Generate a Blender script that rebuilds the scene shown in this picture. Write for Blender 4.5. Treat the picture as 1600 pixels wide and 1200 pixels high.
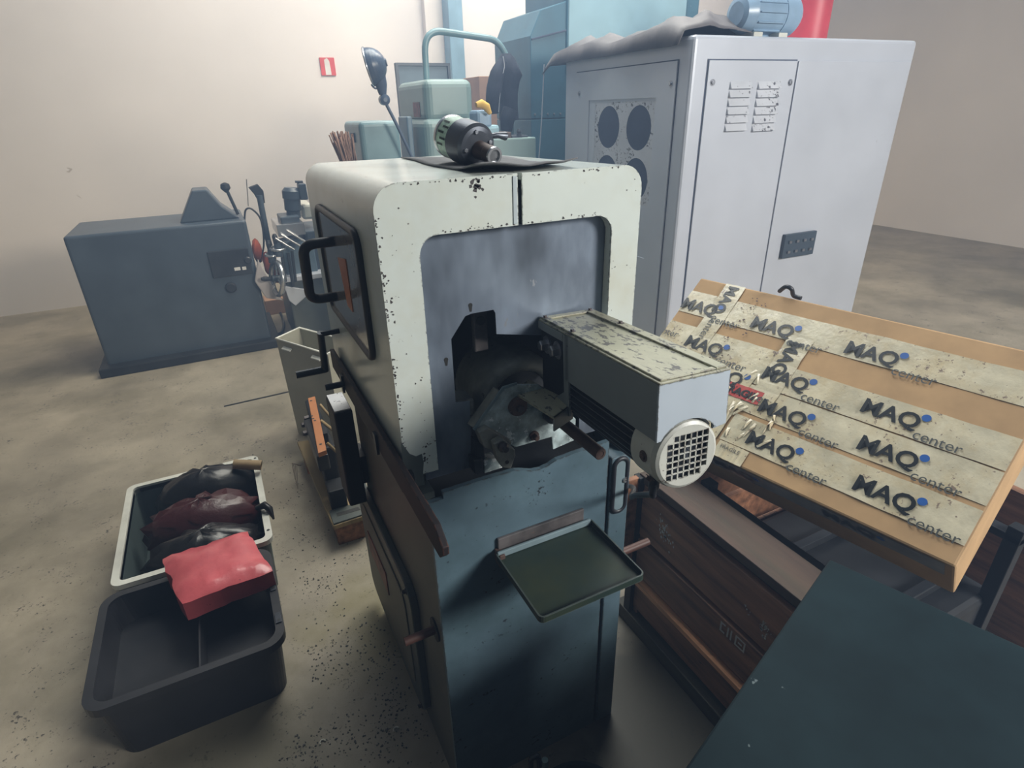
import bpy, bmesh, math, random
import numpy as np
from mathutils import Vector, Matrix
random.seed(7)
PI = math.pi
SC = bpy.context.scene
COL = SC.collection
for o in list(bpy.data.objects):
    bpy.data.objects.remove(o)

# ------------------------------------------------------------ camera, world, light
FPX = 899.0
def _ray(px, py): return np.array([px - 800.0, 600.0 - py, -FPX])
_up = -_ray(850, 2480); _up /= np.linalg.norm(_up)
_fw = _ray(301, 183); _fw -= _up * (_fw @ _up); _fw /= np.linalg.norm(_fw)
RM = np.array([np.cross(_fw, _up), _fw, _up])       # camera axes -> hall axes (x along the machine front, y into the hall)
CAM = np.array([0.0, 0.0, 1.70])
cam_d = bpy.data.cameras.new('camera'); cam = bpy.data.objects.new('camera', cam_d); COL.objects.link(cam)
m4 = Matrix([list(RM[i]) + [CAM[i]] for i in range(3)] + [[0, 0, 0, 1]])
cam.matrix_world = m4
cam_d.sensor_fit = 'HORIZONTAL'; cam_d.sensor_width = 36.0; cam_d.lens = 36.0 * FPX / 1600.0
cam_d.clip_start = 0.02; cam_d.clip_end = 100
SC.camera = cam
SC.view_settings.view_transform = 'Standard'; SC.view_settings.look = 'None'
SC.view_settings.exposure = 0.0; SC.view_settings.gamma = 1.0; SC.view_settings.use_curve_mapping = False

W = bpy.data.worlds.new('world'); SC.world = W; W.use_nodes = True
W.node_tree.nodes['Background'].inputs[0].default_value = (0.72, 0.82, 1.0, 1)
W.node_tree.nodes['Background'].inputs[1].default_value = 0.16
def area(name, loc, target, sx, sy, power, col):
    l = bpy.data.lights.new(name, 'AREA'); l.shape = 'RECTANGLE'; l.size = sx; l.size_y = sy
    l.energy = power; l.color = col
    o = bpy.data.objects.new(name, l); COL.objects.link(o); o.location = loc
    o.rotation_euler = (Vector(target) - Vector(loc)).to_track_quat('-Z', 'Y').to_euler()
    return o
area('window_front_right', (3.4, -2.75, 3.15), (0.7, 1.3, 1.15), 2.2, 1.3, 460, (0.97, 0.985, 1.0))
area('skylight_middle', (2.1, 3.9, 5.2), (1.5, 3.6, 0), 3.0, 3.0, 310, (0.90, 0.96, 1.0))
area('skylight_rear', (4.2, 4.8, 4.9), (2.6, 7.0, 2.8), 3.2, 1.2, 160, (0.98, 0.97, 1.0))

def dr(px, py): return RM @ _ray(px, py)
def onz(p, z): v = dr(*p); return CAM + (z - CAM[2]) / v[2] * v
def onx(p, x): v = dr(*p); return CAM + (x - CAM[0]) / v[0] * v
def ony(p, y): v = dr(*p); return CAM + (y - CAM[1]) / v[1] * v
V = lambda *a: np.array(a, float)

# ------------------------------------------------------------ materials
def mat(name, base, rough=0.5, metal=0.0, var=0.12, vscale=5.0, spots=None, spot_amt=0.0, spot_scale=40.0,
        edge=None, edge_r=0.006, edge_amt=0.5, bump=0.0, bscale=60.0, grime=None, grime_amt=0.0, grime_scale=3.0,
        stretch=(1, 1, 1), spec=0.5, coat=0.0, noshadow=False):
    m = bpy.data.materials.new(name); m.use_nodes = True
    nt = m.node_tree; N = nt.nodes; L = nt.links
    b = N['Principled BSDF']; b.inputs['Roughness'].default_value = rough; b.inputs['Metallic'].default_value = metal
    b.inputs['Specular IOR Level'].default_value = spec; b.inputs['Coat Weight'].default_value = coat
    tc = N.new('ShaderNodeTexCoord'); mp = N.new('ShaderNodeMapping'); mp.inputs['Scale'].default_value = stretch
    L.new(tc.outputs['Object'], mp.inputs[0])
    def noise(scale, detail=4.0, rg=0.6):
        n = N.new('ShaderNodeTexNoise'); n.inputs['Scale'].default_value = scale
        n.inputs['Detail'].default_value = detail; n.inputs['Roughness'].default_value = rg
        L.new(mp.outputs[0], n.inputs['Vector']); return n
    def ramp(src, a, c):
        r = N.new('ShaderNodeMapRange'); r.inputs[1].default_value = a; r.inputs[2].default_value = c
        L.new(src, r.inputs[0]); return r.outputs[0]
    def mix(fac, c1, c2):
        x = N.new('ShaderNodeMix'); x.data_type = 'RGBA'
        if isinstance(fac, float): x.inputs[0].default_value = fac
        else: L.new(fac, x.inputs[0])
        for s, c in ((6, c1), (7, c2)):
            if isinstance(c, tuple): x.inputs[s].default_value = c + (1,)
            else: L.new(c, x.inputs[s])
        return x.outputs[2]
    def mul(a, c):
        x = N.new('ShaderNodeMath'); x.operation = 'MULTIPLY'; x.use_clamp = True
        for i, q in enumerate((a, c)):
            if isinstance(q, float): x.inputs[i].default_value = q
            else: L.new(q, x.inputs[i])
        return x.outputs[0]
    n1 = noise(vscale)
    lo = tuple(max(0, c * (1 - var * 1.6)) for c in base); hi = tuple(min(1, c * (1 + var)) for c in base)
    col = mix(ramp(n1.outputs[0], 0.32, 0.68), lo, hi)
    if grime:
        g = noise(grime_scale, 6.0, 0.7)
        col = mix(mul(ramp(g.outputs[0], 0.45, 0.72), grime_amt), col, grime)
    if spots:
        s = noise(spot_scale, 3.0, 0.7); s2 = noise(spot_scale * 0.13, 2.0)
        th = 0.78 - spot_amt * 0.35
        a = N.new('ShaderNodeMath'); a.operation = 'ADD'; L.new(s.outputs[0], a.inputs[0])
        q = N.new('ShaderNodeMath'); q.operation = 'MULTIPLY_ADD'; L.new(s2.outputs[0], q.inputs[0]); q.inputs[1].default_value = 0.5; q.inputs[2].default_value = -0.25
        L.new(q.outputs[0], a.inputs[1])
        col = mix(ramp(a.outputs[0], th, th + 0.05), col, spots)
    if edge:
        bv = N.new('ShaderNodeBevel'); bv.samples = 4; bv.inputs[0].default_value = edge_r
        ge = N.new('ShaderNodeNewGeometry'); d = N.new('ShaderNodeVectorMath'); d.operation = 'DOT_PRODUCT'
        L.new(bv.outputs[0], d.inputs[0]); L.new(ge.outputs['Normal'], d.inputs[1])
        e = ramp(d.outputs['Value'], 0.995, 0.90)
        en = noise(spot_scale * 0.8, 4.0, 0.75)
        col = mix(mul(e, ramp(en.outputs[0], 0.62 - edge_amt * 0.3, 0.68 - edge_amt * 0.3)), col, edge)
    L.new(col, b.inputs['Base Color'])
    if bump > 0:
        bn = noise(bscale, 5.0, 0.65); bp = N.new('ShaderNodeBump'); bp.inputs['Strength'].default_value = bump
        bp.inputs['Distance'].default_value = 0.004
        L.new(bn.outputs[0], bp.inputs['Height']); L.new(bp.outputs[0], b.inputs['Normal'])
    return m

M = {}
M['wall'] = mat('wall_plaster', (0.77, 0.73, 0.735), 0.9, var=0.05, vscale=0.5, spots=(0.45, 0.40, 0.38), spot_amt=0.06, spot_scale=9, bump=0.05)
M['wall_dark'] = mat('dark_unseen_wall_paint', (0.085, 0.095, 0.09), 0.8, var=0.08)  # dark tone picked to cut bounced light from unseen walls and ceiling
M['pilaster'] = mat('pilaster_plaster', (0.82, 0.76, 0.74), 0.9, var=0.03)
M['hood'] = mat('cream_paint', (0.65, 0.70, 0.655), 0.2, var=0.06, vscale=3, spots=(0.10, 0.08, 0.07), spot_amt=0.10, spot_scale=48,
                edge=(0.10, 0.085, 0.09), edge_r=0.004, edge_amt=0.30, grime=(0.52, 0.49, 0.36), grime_amt=0.45, grime_scale=4)
M['hood_seam'] = mat('grey_seam_paint', (0.46, 0.52, 0.54), 0.4)
M['base'] = mat('blue_grey_paint', (0.105, 0.165, 0.205), 0.42, var=0.16, vscale=5, spots=(0.03, 0.04, 0.05), spot_amt=0.30, spot_scale=70,
                edge=(0.05, 0.045, 0.04), edge_r=0.006, edge_amt=0.5, grime=(0.05, 0.09, 0.10), grime_amt=0.7, grime_scale=3)
M['base_side'] = mat('olive_grey_paint', (0.125, 0.125, 0.105), 0.5, var=0.2, vscale=4, spots=(0.04, 0.04, 0.035), spot_amt=0.14, spot_scale=45,
                     grime=(0.11, 0.095, 0.065), grime_amt=0.5, grime_scale=4)
M['door_green'] = mat('dark_green_grey_paint', (0.075, 0.09, 0.085), 0.45, var=0.2, grime=(0.10, 0.085, 0.05), grime_amt=0.5)
M['steel_panel'] = mat('clouded_steel', (0.29, 0.345, 0.43), 0.34, metal=0.45, var=0.42, vscale=4.5, spots=(0.34, 0.36, 0.40), spot_amt=0.10, spot_scale=60,
                       grime=(0.10, 0.12, 0.155), grime_amt=0.8, grime_scale=5, stretch=(1, 1, .4))
M['black_iron'] = mat('oily_black_iron', (0.018, 0.020, 0.024), 0.55, spec=0.3, var=0.3, spots=(0.07, 0.07, 0.07), spot_amt=0.1)
M['dark_steel'] = mat('dark_steel', (0.045, 0.05, 0.058), 0.35, metal=0.5, var=0.25, spots=(0.12, 0.10, 0.09), spot_amt=0.1)
M['cast'] = mat('grey_green_cast_iron', (0.31, 0.315, 0.285), 0.5, metal=0.2, var=0.3, vscale=12, spots=(0.03, 0.03, 0.03), spot_amt=0.2, bump=0.15)
M['teal_worn'] = mat('worn_teal_steel', (0.50, 0.60, 0.61), 0.4, metal=0.2, var=0.4, vscale=22, spots=(0.80, 0.84, 0.84), spot_amt=0.6, spot_scale=45,
                     grime=(0.09, 0.11, 0.11), grime_amt=0.5, grime_scale=14)
M['rust'] = mat('brown_rusted_steel', (0.11, 0.068, 0.056), 0.6, metal=0.2, var=0.3, spots=(0.05, 0.03, 0.03), spot_amt=0.2, bump=0.2)
M['rod_rust'] = mat('rust_red_steel', (0.085, 0.038, 0.028), 0.55, var=0.25)
M['bar_dark'] = mat('browned_black_bar', (0.020, 0.015, 0.016), 0.6, spec=0.25, var=0.3, spots=(0.06, 0.03, 0.02), spot_amt=0.06, edge=(0.16, 0.07, 0.045), edge_r=0.003, edge_amt=0.6)
M['fin'] = mat('dark_fin_iron', (0.085, 0.09, 0.10), 0.35, metal=0.3)
M['bolt'] = mat('worn_bolt_steel', (0.10, 0.085, 0.085), 0.35, metal=0.6, var=0.3)
M['tray'] = mat('dark_green_oily_paint', (0.022, 0.038, 0.031), 0.5, spec=0.3, var=0.25, vscale=4, grime=(0.045, 0.05, 0.02), grime_amt=0.6, grime_scale=5, edge=(0.11, 0.13, 0.13), edge_r=0.003, edge_amt=0.9)
M['tray_rim'] = mat('pale_blue_worn_paint', (0.20, 0.27, 0.30), 0.4, var=0.2, spots=(0.08, 0.06, 0.06), spot_amt=0.35, spot_scale=50)
M['bracket_rust'] = mat('greyed_rusty_bar', (0.10, 0.09, 0.09), 0.5, var=0.35, vscale=15, spots=(0.17, 0.10, 0.07), spot_amt=0.25)
M['cover_top'] = mat('yellowed_chipped_paint', (0.47, 0.46, 0.33), 0.5, var=0.14, vscale=9, spots=(0.10, 0.095, 0.085), spot_amt=0.62, spot_scale=85, stretch=(1, 0.45, 1),
                     edge=(0.12, 0.10, 0.08), edge_r=0.004, edge_amt=0.5, grime=(0.22, 0.20, 0.16), grime_amt=0.8, grime_scale=9)
M['cover'] = mat('blue_white_paint', (0.50, 0.56, 0.62), 0.38, var=0.06, spots=(0.13, 0.14, 0.15), spot_amt=0.12, spot_scale=70,
                 edge=(0.10, 0.09, 0.08), edge_r=0.003, edge_amt=0.45)
M['cover_side'] = mat('shaded_cover_paint', (0.24, 0.27, 0.275), 0.45, var=0.08, spots=(0.08, 0.08, 0.08), spot_amt=0.12, spot_scale=60)  # cover paint darkened for the side turned away from the window
M['fan'] = mat('cream_speckled_paint', (0.60, 0.60, 0.54), 0.4, var=0.08, spots=(0.13, 0.09, 0.07), spot_amt=0.22, spot_scale=70, edge=(0.12, 0.09, 0.07), edge_r=0.003, edge_amt=0.45)
M['rubber'] = mat('black_rubber', (0.02, 0.022, 0.028), 0.45)
M['glass_grey'] = mat('smoked_window_plastic', (0.27, 0.26, 0.255), 0.15, var=0.08, coat=0.3)
M['orange'] = mat('orange_sheet', (0.55, 0.16, 0.05), 0.4)
M['label_red'] = mat('faded_red_plate', (0.20, 0.05, 0.045), 0.5, var=0.4, vscale=25)
M['silver'] = mat('silver_grey_paint', (0.55, 0.58, 0.65), 0.36, metal=0.15, var=0.05, vscale=2, spots=(0.28, 0.28, 0.32), spot_amt=0.06, spot_scale=30)
M['silver_left'] = M['silver']
M['louver'] = mat('scuffed_silver_paint', (0.55, 0.57, 0.62), 0.4, var=0.06, spots=(0.08, 0.08, 0.10), spot_amt=0.48, spot_scale=60)
M['screw'] = mat('zinc_screw', (0.40, 0.41, 0.45), 0.3, metal=0.8)
M['dark_in'] = mat('dark_blue_interior', (0.06, 0.08, 0.13), 0.6)
M['tarp'] = mat('grey_brown_tarp', (0.13, 0.12, 0.125), 0.6, var=0.2, vscale=6, bump=0.3, bscale=25)
M['motor_blue'] = mat('light_blue_enamel', (0.26, 0.38, 0.52), 0.3, var=0.12, spots=(0.7, 0.75, 0.8), spot_amt=0.15)
M['red'] = mat('red_paint', (0.55, 0.05, 0.07), 0.45)
M['teal'] = mat('teal_machine_paint', (0.06, 0.16, 0.22), 0.4, var=0.1, spots=(0.3, 0.4, 0.45), spot_amt=0.03)
M['pale_teal'] = mat('pale_aqua_machine_paint', (0.33, 0.52, 0.60), 0.4, var=0.06)
M['green'] = mat('sage_green_machine_paint', (0.22, 0.315, 0.31), 0.38, var=0.06)
M['green_pale'] = mat('pale_sage_machine_paint', (0.38, 0.47, 0.40), 0.4, var=0.05)
M['blue_panel'] = mat('blue_grey_panel_paint', (0.13, 0.19, 0.24), 0.45)
M['tube'] = mat('blue_green_tube_paint', (0.17, 0.28, 0.31), 0.35)
M['column'] = mat('blue_column_paint', (0.22, 0.36, 0.47), 0.5)
M['jacket'] = mat('dark_navy_cloth', (0.030, 0.036, 0.055), 0.85, var=0.25, vscale=14, bump=0.5, bscale=40)
M['lamp'] = mat('dark_lamp_enamel', (0.07, 0.10, 0.15), 0.3)
M['chrome'] = mat('bright_steel', (0.60, 0.61, 0.63), 0.22, metal=0.9, var=0.08)
M['cardboard'] = mat('brown_cardboard', (0.46, 0.29, 0.145), 0.8, var=0.1, vscale=7, stretch=(1, 1, 1), spots=(0.25, 0.14, 0.07), spot_amt=0.10, spot_scale=30)
M['tape'] = mat('clear_parcel_tape', (0.62, 0.56, 0.41), 0.22, var=0.14, vscale=12, grime=(0.50, 0.38, 0.20), grime_amt=0.7, grime_scale=10, bump=0.35, bscale=30, spots=(0.25, 0.19, 0.15), spot_amt=0.42, spot_scale=75)
M['tape_shaded'] = mat('shaded_parcel_tape', (0.30, 0.30, 0.29), 0.25, var=0.2, bump=0.3, bscale=30)  # tape colour greyed to show the carton's lower side in shade
M['ink'] = mat('black_tape_ink', (0.008, 0.010, 0.011), 0.35)
M['ink_grey'] = mat('grey_tape_ink', (0.07, 0.075, 0.07), 0.4)
M['ink_blue'] = mat('blue_tape_ink', (0.02, 0.10, 0.36), 0.35)
M['label'] = mat('red_paper_label', (0.45, 0.05, 0.04), 0.45, var=0.15)
M['wood_dark'] = mat('dark_oiled_wood', (0.27, 0.125, 0.068), 0.6, var=0.35, vscale=5, stretch=(6, 0.6, 6), spots=(0.02, 0.015, 0.012), spot_amt=0.14, spot_scale=20, bump=0.25, bscale=20)
M['wood_top'] = mat('brown_scuffed_wood', (0.062, 0.034, 0.022), 0.6, var=0.3, vscale=4, stretch=(5, 0.6, 5), grime=(0.045, 0.040, 0.022), grime_amt=0.7, bump=0.2, bscale=20)
M['wood_olive'] = mat('oily_olive_wood', (0.05, 0.047, 0.032), 0.6, var=0.3, stretch=(5, 0.6, 5))
M['wood_pale'] = mat('orange_pine', (0.78, 0.38, 0.20), 0.6, var=0.25, vscale=8, stretch=(6, 0.5, 6), bump=0.2)
M['scuff'] = mat('white_paint_scuff', (0.5, 0.46, 0.42), 0.7)
M['fg'] = mat('dark_teal_machine_paint', (0.009, 0.020, 0.024), 0.6, spec=0.12, var=0.2, spots=(0.12, 0.15, 0.16), spot_amt=0.03, spot_scale=35)
M['machine_dark'] = mat('dark_slate_machine_paint', (0.055, 0.075, 0.10), 0.4, var=0.12)
M['pallet_wood'] = mat('stained_plank_wood', (0.36, 0.26, 0.13), 0.65, var=0.35, vscale=6, stretch=(3, 0.6, 3), grime=(0.08, 0.05, 0.03), grime_amt=0.7, bump=0.2)
M['orange_bar'] = mat('orange_primed_bar', (0.42, 0.155, 0.05), 0.5, var=0.15, spots=(0.22, 0.09, 0.04), spot_amt=0.2)
M['white_scuff'] = mat('white_scuffed_plate', (0.60, 0.60, 0.61), 0.4, spots=(0.08, 0.08, 0.09), spot_amt=0.32, spot_scale=70)
M['cream_bin'] = mat('cream_sheet_steel', (0.36, 0.35, 0.28), 0.4, var=0.08, grime=(0.25, 0.22, 0.15), grime_amt=0.4)
M['white_plastic'] = mat('white_plastic', (0.62, 0.62, 0.56), 0.45)
M['green_plastic'] = mat('grey_green_plastic', (0.09, 0.12, 0.12), 0.4)
M['bag'] = mat('black_bin_bag', (0.012, 0.011, 0.012), 0.28, bump=0.5, bscale=22)
M['bag_red'] = mat('dark_red_bin_bag', (0.055, 0.013, 0.015), 0.3, bump=0.5, bscale=22)
M['red_pack'] = mat('red_glossy_plastic', (0.62, 0.12, 0.135), 0.25, var=0.15, spots=(0.10, 0.03, 0.03), spot_amt=0.1, bump=0.4, bscale=18)
M['black_plastic'] = mat('black_crate_plastic', (0.020, 0.021, 0.025), 0.45, var=0.2)
M['card_tan'] = mat('tan_tube_card', (0.30, 0.21, 0.11), 0.7)
M['green_label'] = mat('pale_green_label', (0.45, 0.62, 0.50), 0.35, var=0.2, vscale=60, spots=(0.05, 0.30, 0.16), spot_amt=0.35, spot_scale=45)
M['tool_grey'] = mat('dark_grey_tool_metal', (0.09, 0.10, 0.12), 0.35, metal=0.6, var=0.25)
M['mat'] = mat('grey_felt_mat', (0.135, 0.135, 0.14), 0.8, var=0.12, vscale=30, bump=0.2, bscale=150)
M['pale_cloth'] = mat('pale_lilac_cloth', (0.50, 0.46, 0.46), 0.85, bump=0.3, bscale=20)
M['paper'] = mat('white_paper', (0.7, 0.69, 0.68), 0.7)
M['sign_red'] = mat('red_sign_film', (0.62, 0.05, 0.05), 0.5)
M['yellow'] = mat('yellow_cloth', (0.75, 0.48, 0.10), 0.8)
M['brown_box'] = mat('brown_board', (0.34, 0.20, 0.13), 0.8)
M['rag'] = mat('red_orange_rag', (0.50, 0.10, 0.04), 0.85, var=0.3)
M['straw'] = mat('brown_bristle', (0.40, 0.25, 0.19), 0.9, var=0.3)
M['chip_dark'] = mat('bare_dark_primer', (0.06, 0.052, 0.052), 0.6)
M['chip'] = mat('dark_metal_chip', (0.02, 0.02, 0.018), 0.5)
M['chip_light'] = mat('bright_chip', (0.6, 0.58, 0.5), 0.4)

def floor_mat():
    m = mat('oily_shaded_concrete', (0.36, 0.315, 0.245), 0.55, var=0.22, vscale=1.6, spots=(0.075, 0.065, 0.055), spot_amt=0.40, spot_scale=75,
            grime=(0.12, 0.105, 0.055), grime_amt=0.55, grime_scale=1.3, bump=0.1, bscale=80)
    nt = m.node_tree; N = nt.nodes; L = nt.links; b = N['Principled BSDF']
    src = b.inputs['Base Color'].links[0].from_socket
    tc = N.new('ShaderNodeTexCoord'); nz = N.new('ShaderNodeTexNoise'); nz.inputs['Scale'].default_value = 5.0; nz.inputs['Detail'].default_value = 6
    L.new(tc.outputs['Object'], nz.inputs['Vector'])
    for (cx, cy, r0, r1, col, amt) in ((0.93, 0.86, .22, .64, (0.028, 0.027, 0.018), .95), (0.30, 1.62, .10, .42, (0.17, 0.145, 0.05), .75), (-.35, 1.30, .12, .42, (0.10, 0.09, 0.05), .7), (-0.02, 2.62, .04, .22, (0.19, 0.16, 0.12), .5)):  # first patch paints the deep shade between saw base and crate
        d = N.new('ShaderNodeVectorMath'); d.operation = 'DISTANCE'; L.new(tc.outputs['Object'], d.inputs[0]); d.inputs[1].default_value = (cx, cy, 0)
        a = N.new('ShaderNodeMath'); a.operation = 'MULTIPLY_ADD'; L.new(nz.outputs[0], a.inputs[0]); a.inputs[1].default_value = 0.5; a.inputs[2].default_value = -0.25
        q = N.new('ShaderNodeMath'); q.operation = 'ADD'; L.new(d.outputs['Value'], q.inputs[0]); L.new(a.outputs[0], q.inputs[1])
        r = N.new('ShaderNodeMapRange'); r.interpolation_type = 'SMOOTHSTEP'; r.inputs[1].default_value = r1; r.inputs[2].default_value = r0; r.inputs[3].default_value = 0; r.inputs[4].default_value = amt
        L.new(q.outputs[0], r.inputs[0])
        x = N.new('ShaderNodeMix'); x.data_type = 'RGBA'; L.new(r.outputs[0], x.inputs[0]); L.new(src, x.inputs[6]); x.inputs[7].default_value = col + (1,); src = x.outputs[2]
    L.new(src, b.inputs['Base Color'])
    return m
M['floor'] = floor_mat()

# ------------------------------------------------------------ builders
class MB:
    def __init__(s): s.v = []; s.f = []; s.sm = []
    def add(s, vs, fs, smooth=False):
        o = len(s.v); s.v += [tuple(map(float, p)) for p in vs]; s.f += [tuple(i + o for i in f) for f in fs]; s.sm += [smooth] * len(fs); return s
    def box(s, lo, hi, M3=None, org=(0, 0, 0)):
        x0, y0, z0 = lo; x1, y1, z1 = hi
        vs = [(x0, y0, z0), (x1, y0, z0), (x1, y1, z0), (x0, y1, z0), (x0, y0, z1), (x1, y0, z1), (x1, y1, z1), (x0, y1, z1)]
        if M3 is not None: vs = [np.array(org) + M3 @ np.array(p) for p in vs]
        return s.add(vs, [(0, 3, 2, 1), (4, 5, 6, 7), (0, 1, 5, 4), (1, 2, 6, 5), (2, 3, 7, 6), (3, 0, 4, 7)])
    def prism(s, pts, vec):
        n = len(pts); vec = np.array(vec, float); p = [np.array(q, float) for q in pts]
        return s.add(p + [q + vec for q in p], [tuple(range(n))[::-1], tuple(range(n, 2 * n))] + [(i, (i + 1) % n, n + (i + 1) % n, n + i) for i in range(n)])
    def hexa(s, a, b): # two matching quads
        return s.add(list(a) + list(b), [(3, 2, 1, 0), (4, 5, 6, 7)] + [(i, (i + 1) % 4, 4 + (i + 1) % 4, 4 + i) for i in range(4)])
    def rings(s, rings, closed=False, cap=True, smooth=True):
        n = len(rings[0]); k = len(rings); vs = [p for r in rings for p in r]; fs = []
        for i in range(k if closed else k - 1):
            a = i * n; b = ((i + 1) % k) * n
            fs += [(a + j, a + (j + 1) % n, b + (j + 1) % n, b + j) for j in range(n)]
        s.add(vs, fs, smooth)
        if cap and not closed: s.add(rings[0], [tuple(range(n))[::-1]]); s.add(rings[-1], [tuple(range(n))])
        return s
    def tube(s, path, r, n=10, closed=False, cap=True):
        P = [np.array(p, float) for p in path]; k = len(P); rs = r if hasattr(r, '__len__') else [r] * k
        ref = None; R = []
        for i in range(k):
            a = P[(i - 1) % k] if (closed or i > 0) else P[i]; b = P[(i + 1) % k] if (closed or i < k - 1) else P[i]
            t = b - a; t /= np.linalg.norm(t) + 1e-12
            if ref is None: ref = np.array([0, 0, 1.0]) if abs(t[2]) < .9 else np.array([1.0, 0, 0])
            u = ref - t * (ref @ t); u /= np.linalg.norm(u); w = np.cross(t, u); ref = u
            R.append([P[i] + rs[i] * (math.cos(2 * PI * j / n) * u + math.sin(2 * PI * j / n) * w) for j in range(n)])
        return s.rings(R, closed, cap)
    def lathe(s, a, b, prof, n=24, smooth=True): # prof: (t along a->b in metres, r)
        a = np.array(a, float); t = np.array(b, float) - a; t /= np.linalg.norm(t)
        ref = np.array([0, 0, 1.0]) if abs(t[2]) < .9 else np.array([1.0, 0, 0])
        u = ref - t * (ref @ t); u /= np.linalg.norm(u); w = np.cross(t, u)
        R = [[a + t * d + max(r, 1e-5) * (math.cos(2 * PI * j / n) * u + math.sin(2 * PI * j / n) * w) for j in range(n)] for d, r in prof]
        for i in range(len(R) - 1): s.rings(R[i:i + 2], cap=False, smooth=smooth)
        s.add(R[0], [tuple(range(n))[::-1]]); s.add(R[-1], [tuple(range(n))]); return s
    def cyl(s, a, b, r, n=20): return s.lathe(a, b, [(0, r), (float(np.linalg.norm(np.array(b, float) - np.array(a, float))), r)], n)
    def obj(s, name, m, parent=None, bevel=0.0, seg=2, weld=True):
        me = bpy.data.meshes.new(name); org = np.array(parent_origin(parent))
        me.from_pydata([tuple(np.array(p) - org) for p in s.v], [], s.f)
        bm = bmesh.new(); bm.from_mesh(me); bm.faces.ensure_lookup_table()
        for f, k in zip(bm.faces, s.sm): f.smooth = k
        bmesh.ops.recalc_face_normals(bm, faces=bm.faces)
        if bevel > 0:
            bmesh.ops.remove_doubles(bm, verts=bm.verts, dist=1e-5)
            es = [e for e in bm.edges if len(e.link_faces) == 2 and e.calc_face_angle(0) > 0.5]
            bmesh.ops.bevel(bm, geom=es, offset=bevel, segments=seg, affect='EDGES', profile=0.5, clamp_overlap=True)
        bm.to_mesh(me); bm.free()
        me.materials.append(m)
        o = bpy.data.objects.new(name, me); COL.objects.link(o)
        if parent is not None: o.parent = parent
        return o
def parent_origin(p):
    v = Vector((0, 0, 0))
    while p is not None: v = v + Vector(p.location); p = p.parent
    return v
def tag(o, label, cat, group=None):
    o['label'] = label; o['category'] = cat
    if group: o['group'] = group
    return o
def thing(name, label, cat, loc, group=None):
    o = bpy.data.objects.new(name, None); COL.objects.link(o); o.location = tuple(float(c) for c in loc)
    o.empty_display_size = 0.1
    return tag(o, label, cat, group)
def struct(o): o['kind'] = 'structure'; return o
def one(mb, name, m, label, cat, bevel=0, group=None): return tag(mb.obj(name, m, None, bevel), label, cat, group)
def arc(c, r, a0, a1, n, u, w): return [np.array(c) + r * (math.cos(a0 + (a1 - a0) * i / n) * np.array(u) + math.sin(a0 + (a1 - a0) * i / n) * np.array(w)) for i in range(n + 1)]
def rrect(c, w, h, r, u, v, n=5): # rounded rectangle loop in plane u,v
    c = np.array(c, float); u = np.array(u, float); v = np.array(v, float); out = []
    for sx, sy, a in ((1, 1, 0), (-1, 1, PI / 2), (-1, -1, PI), (1, -1, 1.5 * PI)):
        out += arc(c + u * sx * (w / 2 - r) + v * sy * (h / 2 - r), r, a, a + PI / 2, n, u, v)
    return out
def fillet(path, r, n=5, closed=False):
    P = [np.array(p, float) for p in path]; out = []; k = len(P)
    for i in range(k):
        if not closed and i in (0, k - 1): out.append(P[i]); continue
        a, b, c = P[i - 1], P[i], P[(i + 1) % k]
        d1 = (a - b); l1 = np.linalg.norm(d1); d1 /= l1; d2 = (c - b); l2 = np.linalg.norm(d2); d2 /= l2
        q = min(r, l1 * .45, l2 * .45)
        for j in range(n + 1):
            t = j / n; out.append((1 - t) ** 2 * (b + d1 * q) + 2 * t * (1 - t) * b + t * t * (b + d2 * q))
    return out
def hexbolt(mb, c, axis, r, h, washer=True):
    c = np.array(c, float); a = np.array(axis, float); a /= np.linalg.norm(a)
    if washer: mb.lathe(c, c + a, [(0, r * 1.6), (h * .3, r * 1.6)], 16); c = c + a * h * .3
    mb.lathe(c, c + a, [(0, r), (h, r), (h * 1.12, r * .8)], 6, smooth=False)
def text_mb(body, size, org, u, v, n, bold=0.0, spacing=1.0, lift=0.0008):
    cu = bpy.data.curves.new('lettering', 'FONT'); cu.body = body; cu.size = size; cu.offset = bold; cu.space_character = spacing
    cu.resolution_u = 3
    ob = bpy.data.objects.new('lettering', cu); me = bpy.data.meshes.new_from_object(ob)
    org = np.array(org, float); mb = MB()
    mb.add([org + p.co[0] * np.array(u) + p.co[1] * np.array(v) + lift * np.array(n) for p in me.vertices], [tuple(f.vertices) for f in me.polygons])
    bpy.data.objects.remove(ob); bpy.data.meshes.remove(me); bpy.data.curves.remove(cu)
    return mb

#@@SETTING
# ------------------------------------------------------------ the hall
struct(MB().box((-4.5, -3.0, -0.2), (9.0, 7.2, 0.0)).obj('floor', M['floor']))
struct(MB().box((-4.5, 7.0, 0.0), (9.0, 7.2, 5.0)).obj('wall_back', M['wall']))
struct(MB().box((8.8, -3.0, 0.0), (9.0, 7.0, 5.0)).obj('wall_right', M['wall']))
struct(MB().box((-4.5, -3.0, 0.0), (-4.3, 7.0, 5.0)).obj('wall_left', M['wall_dark']))
a = ony((662, 60), 7.0)[0]; b = ony((700, 60), 7.0)[0]
struct(MB().box((a, 6.9, 0.0), (b, 6.999, 5.0)).obj('trim_1', M['pilaster'], None, 0.004))
struct(MB().box((-4.5, -3.0, 5.4), (9.0, 7.2, 5.5)).obj('added_ceiling', M['wall_dark']))  # unseen; added to shut out sky light from above
struct(MB().box((-4.5, -3.2, 0.0), (9.0, -3.0, 5.4)).obj('added_wall_front', M['wall_dark']))  # unseen; added to block sky light from the open front
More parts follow.
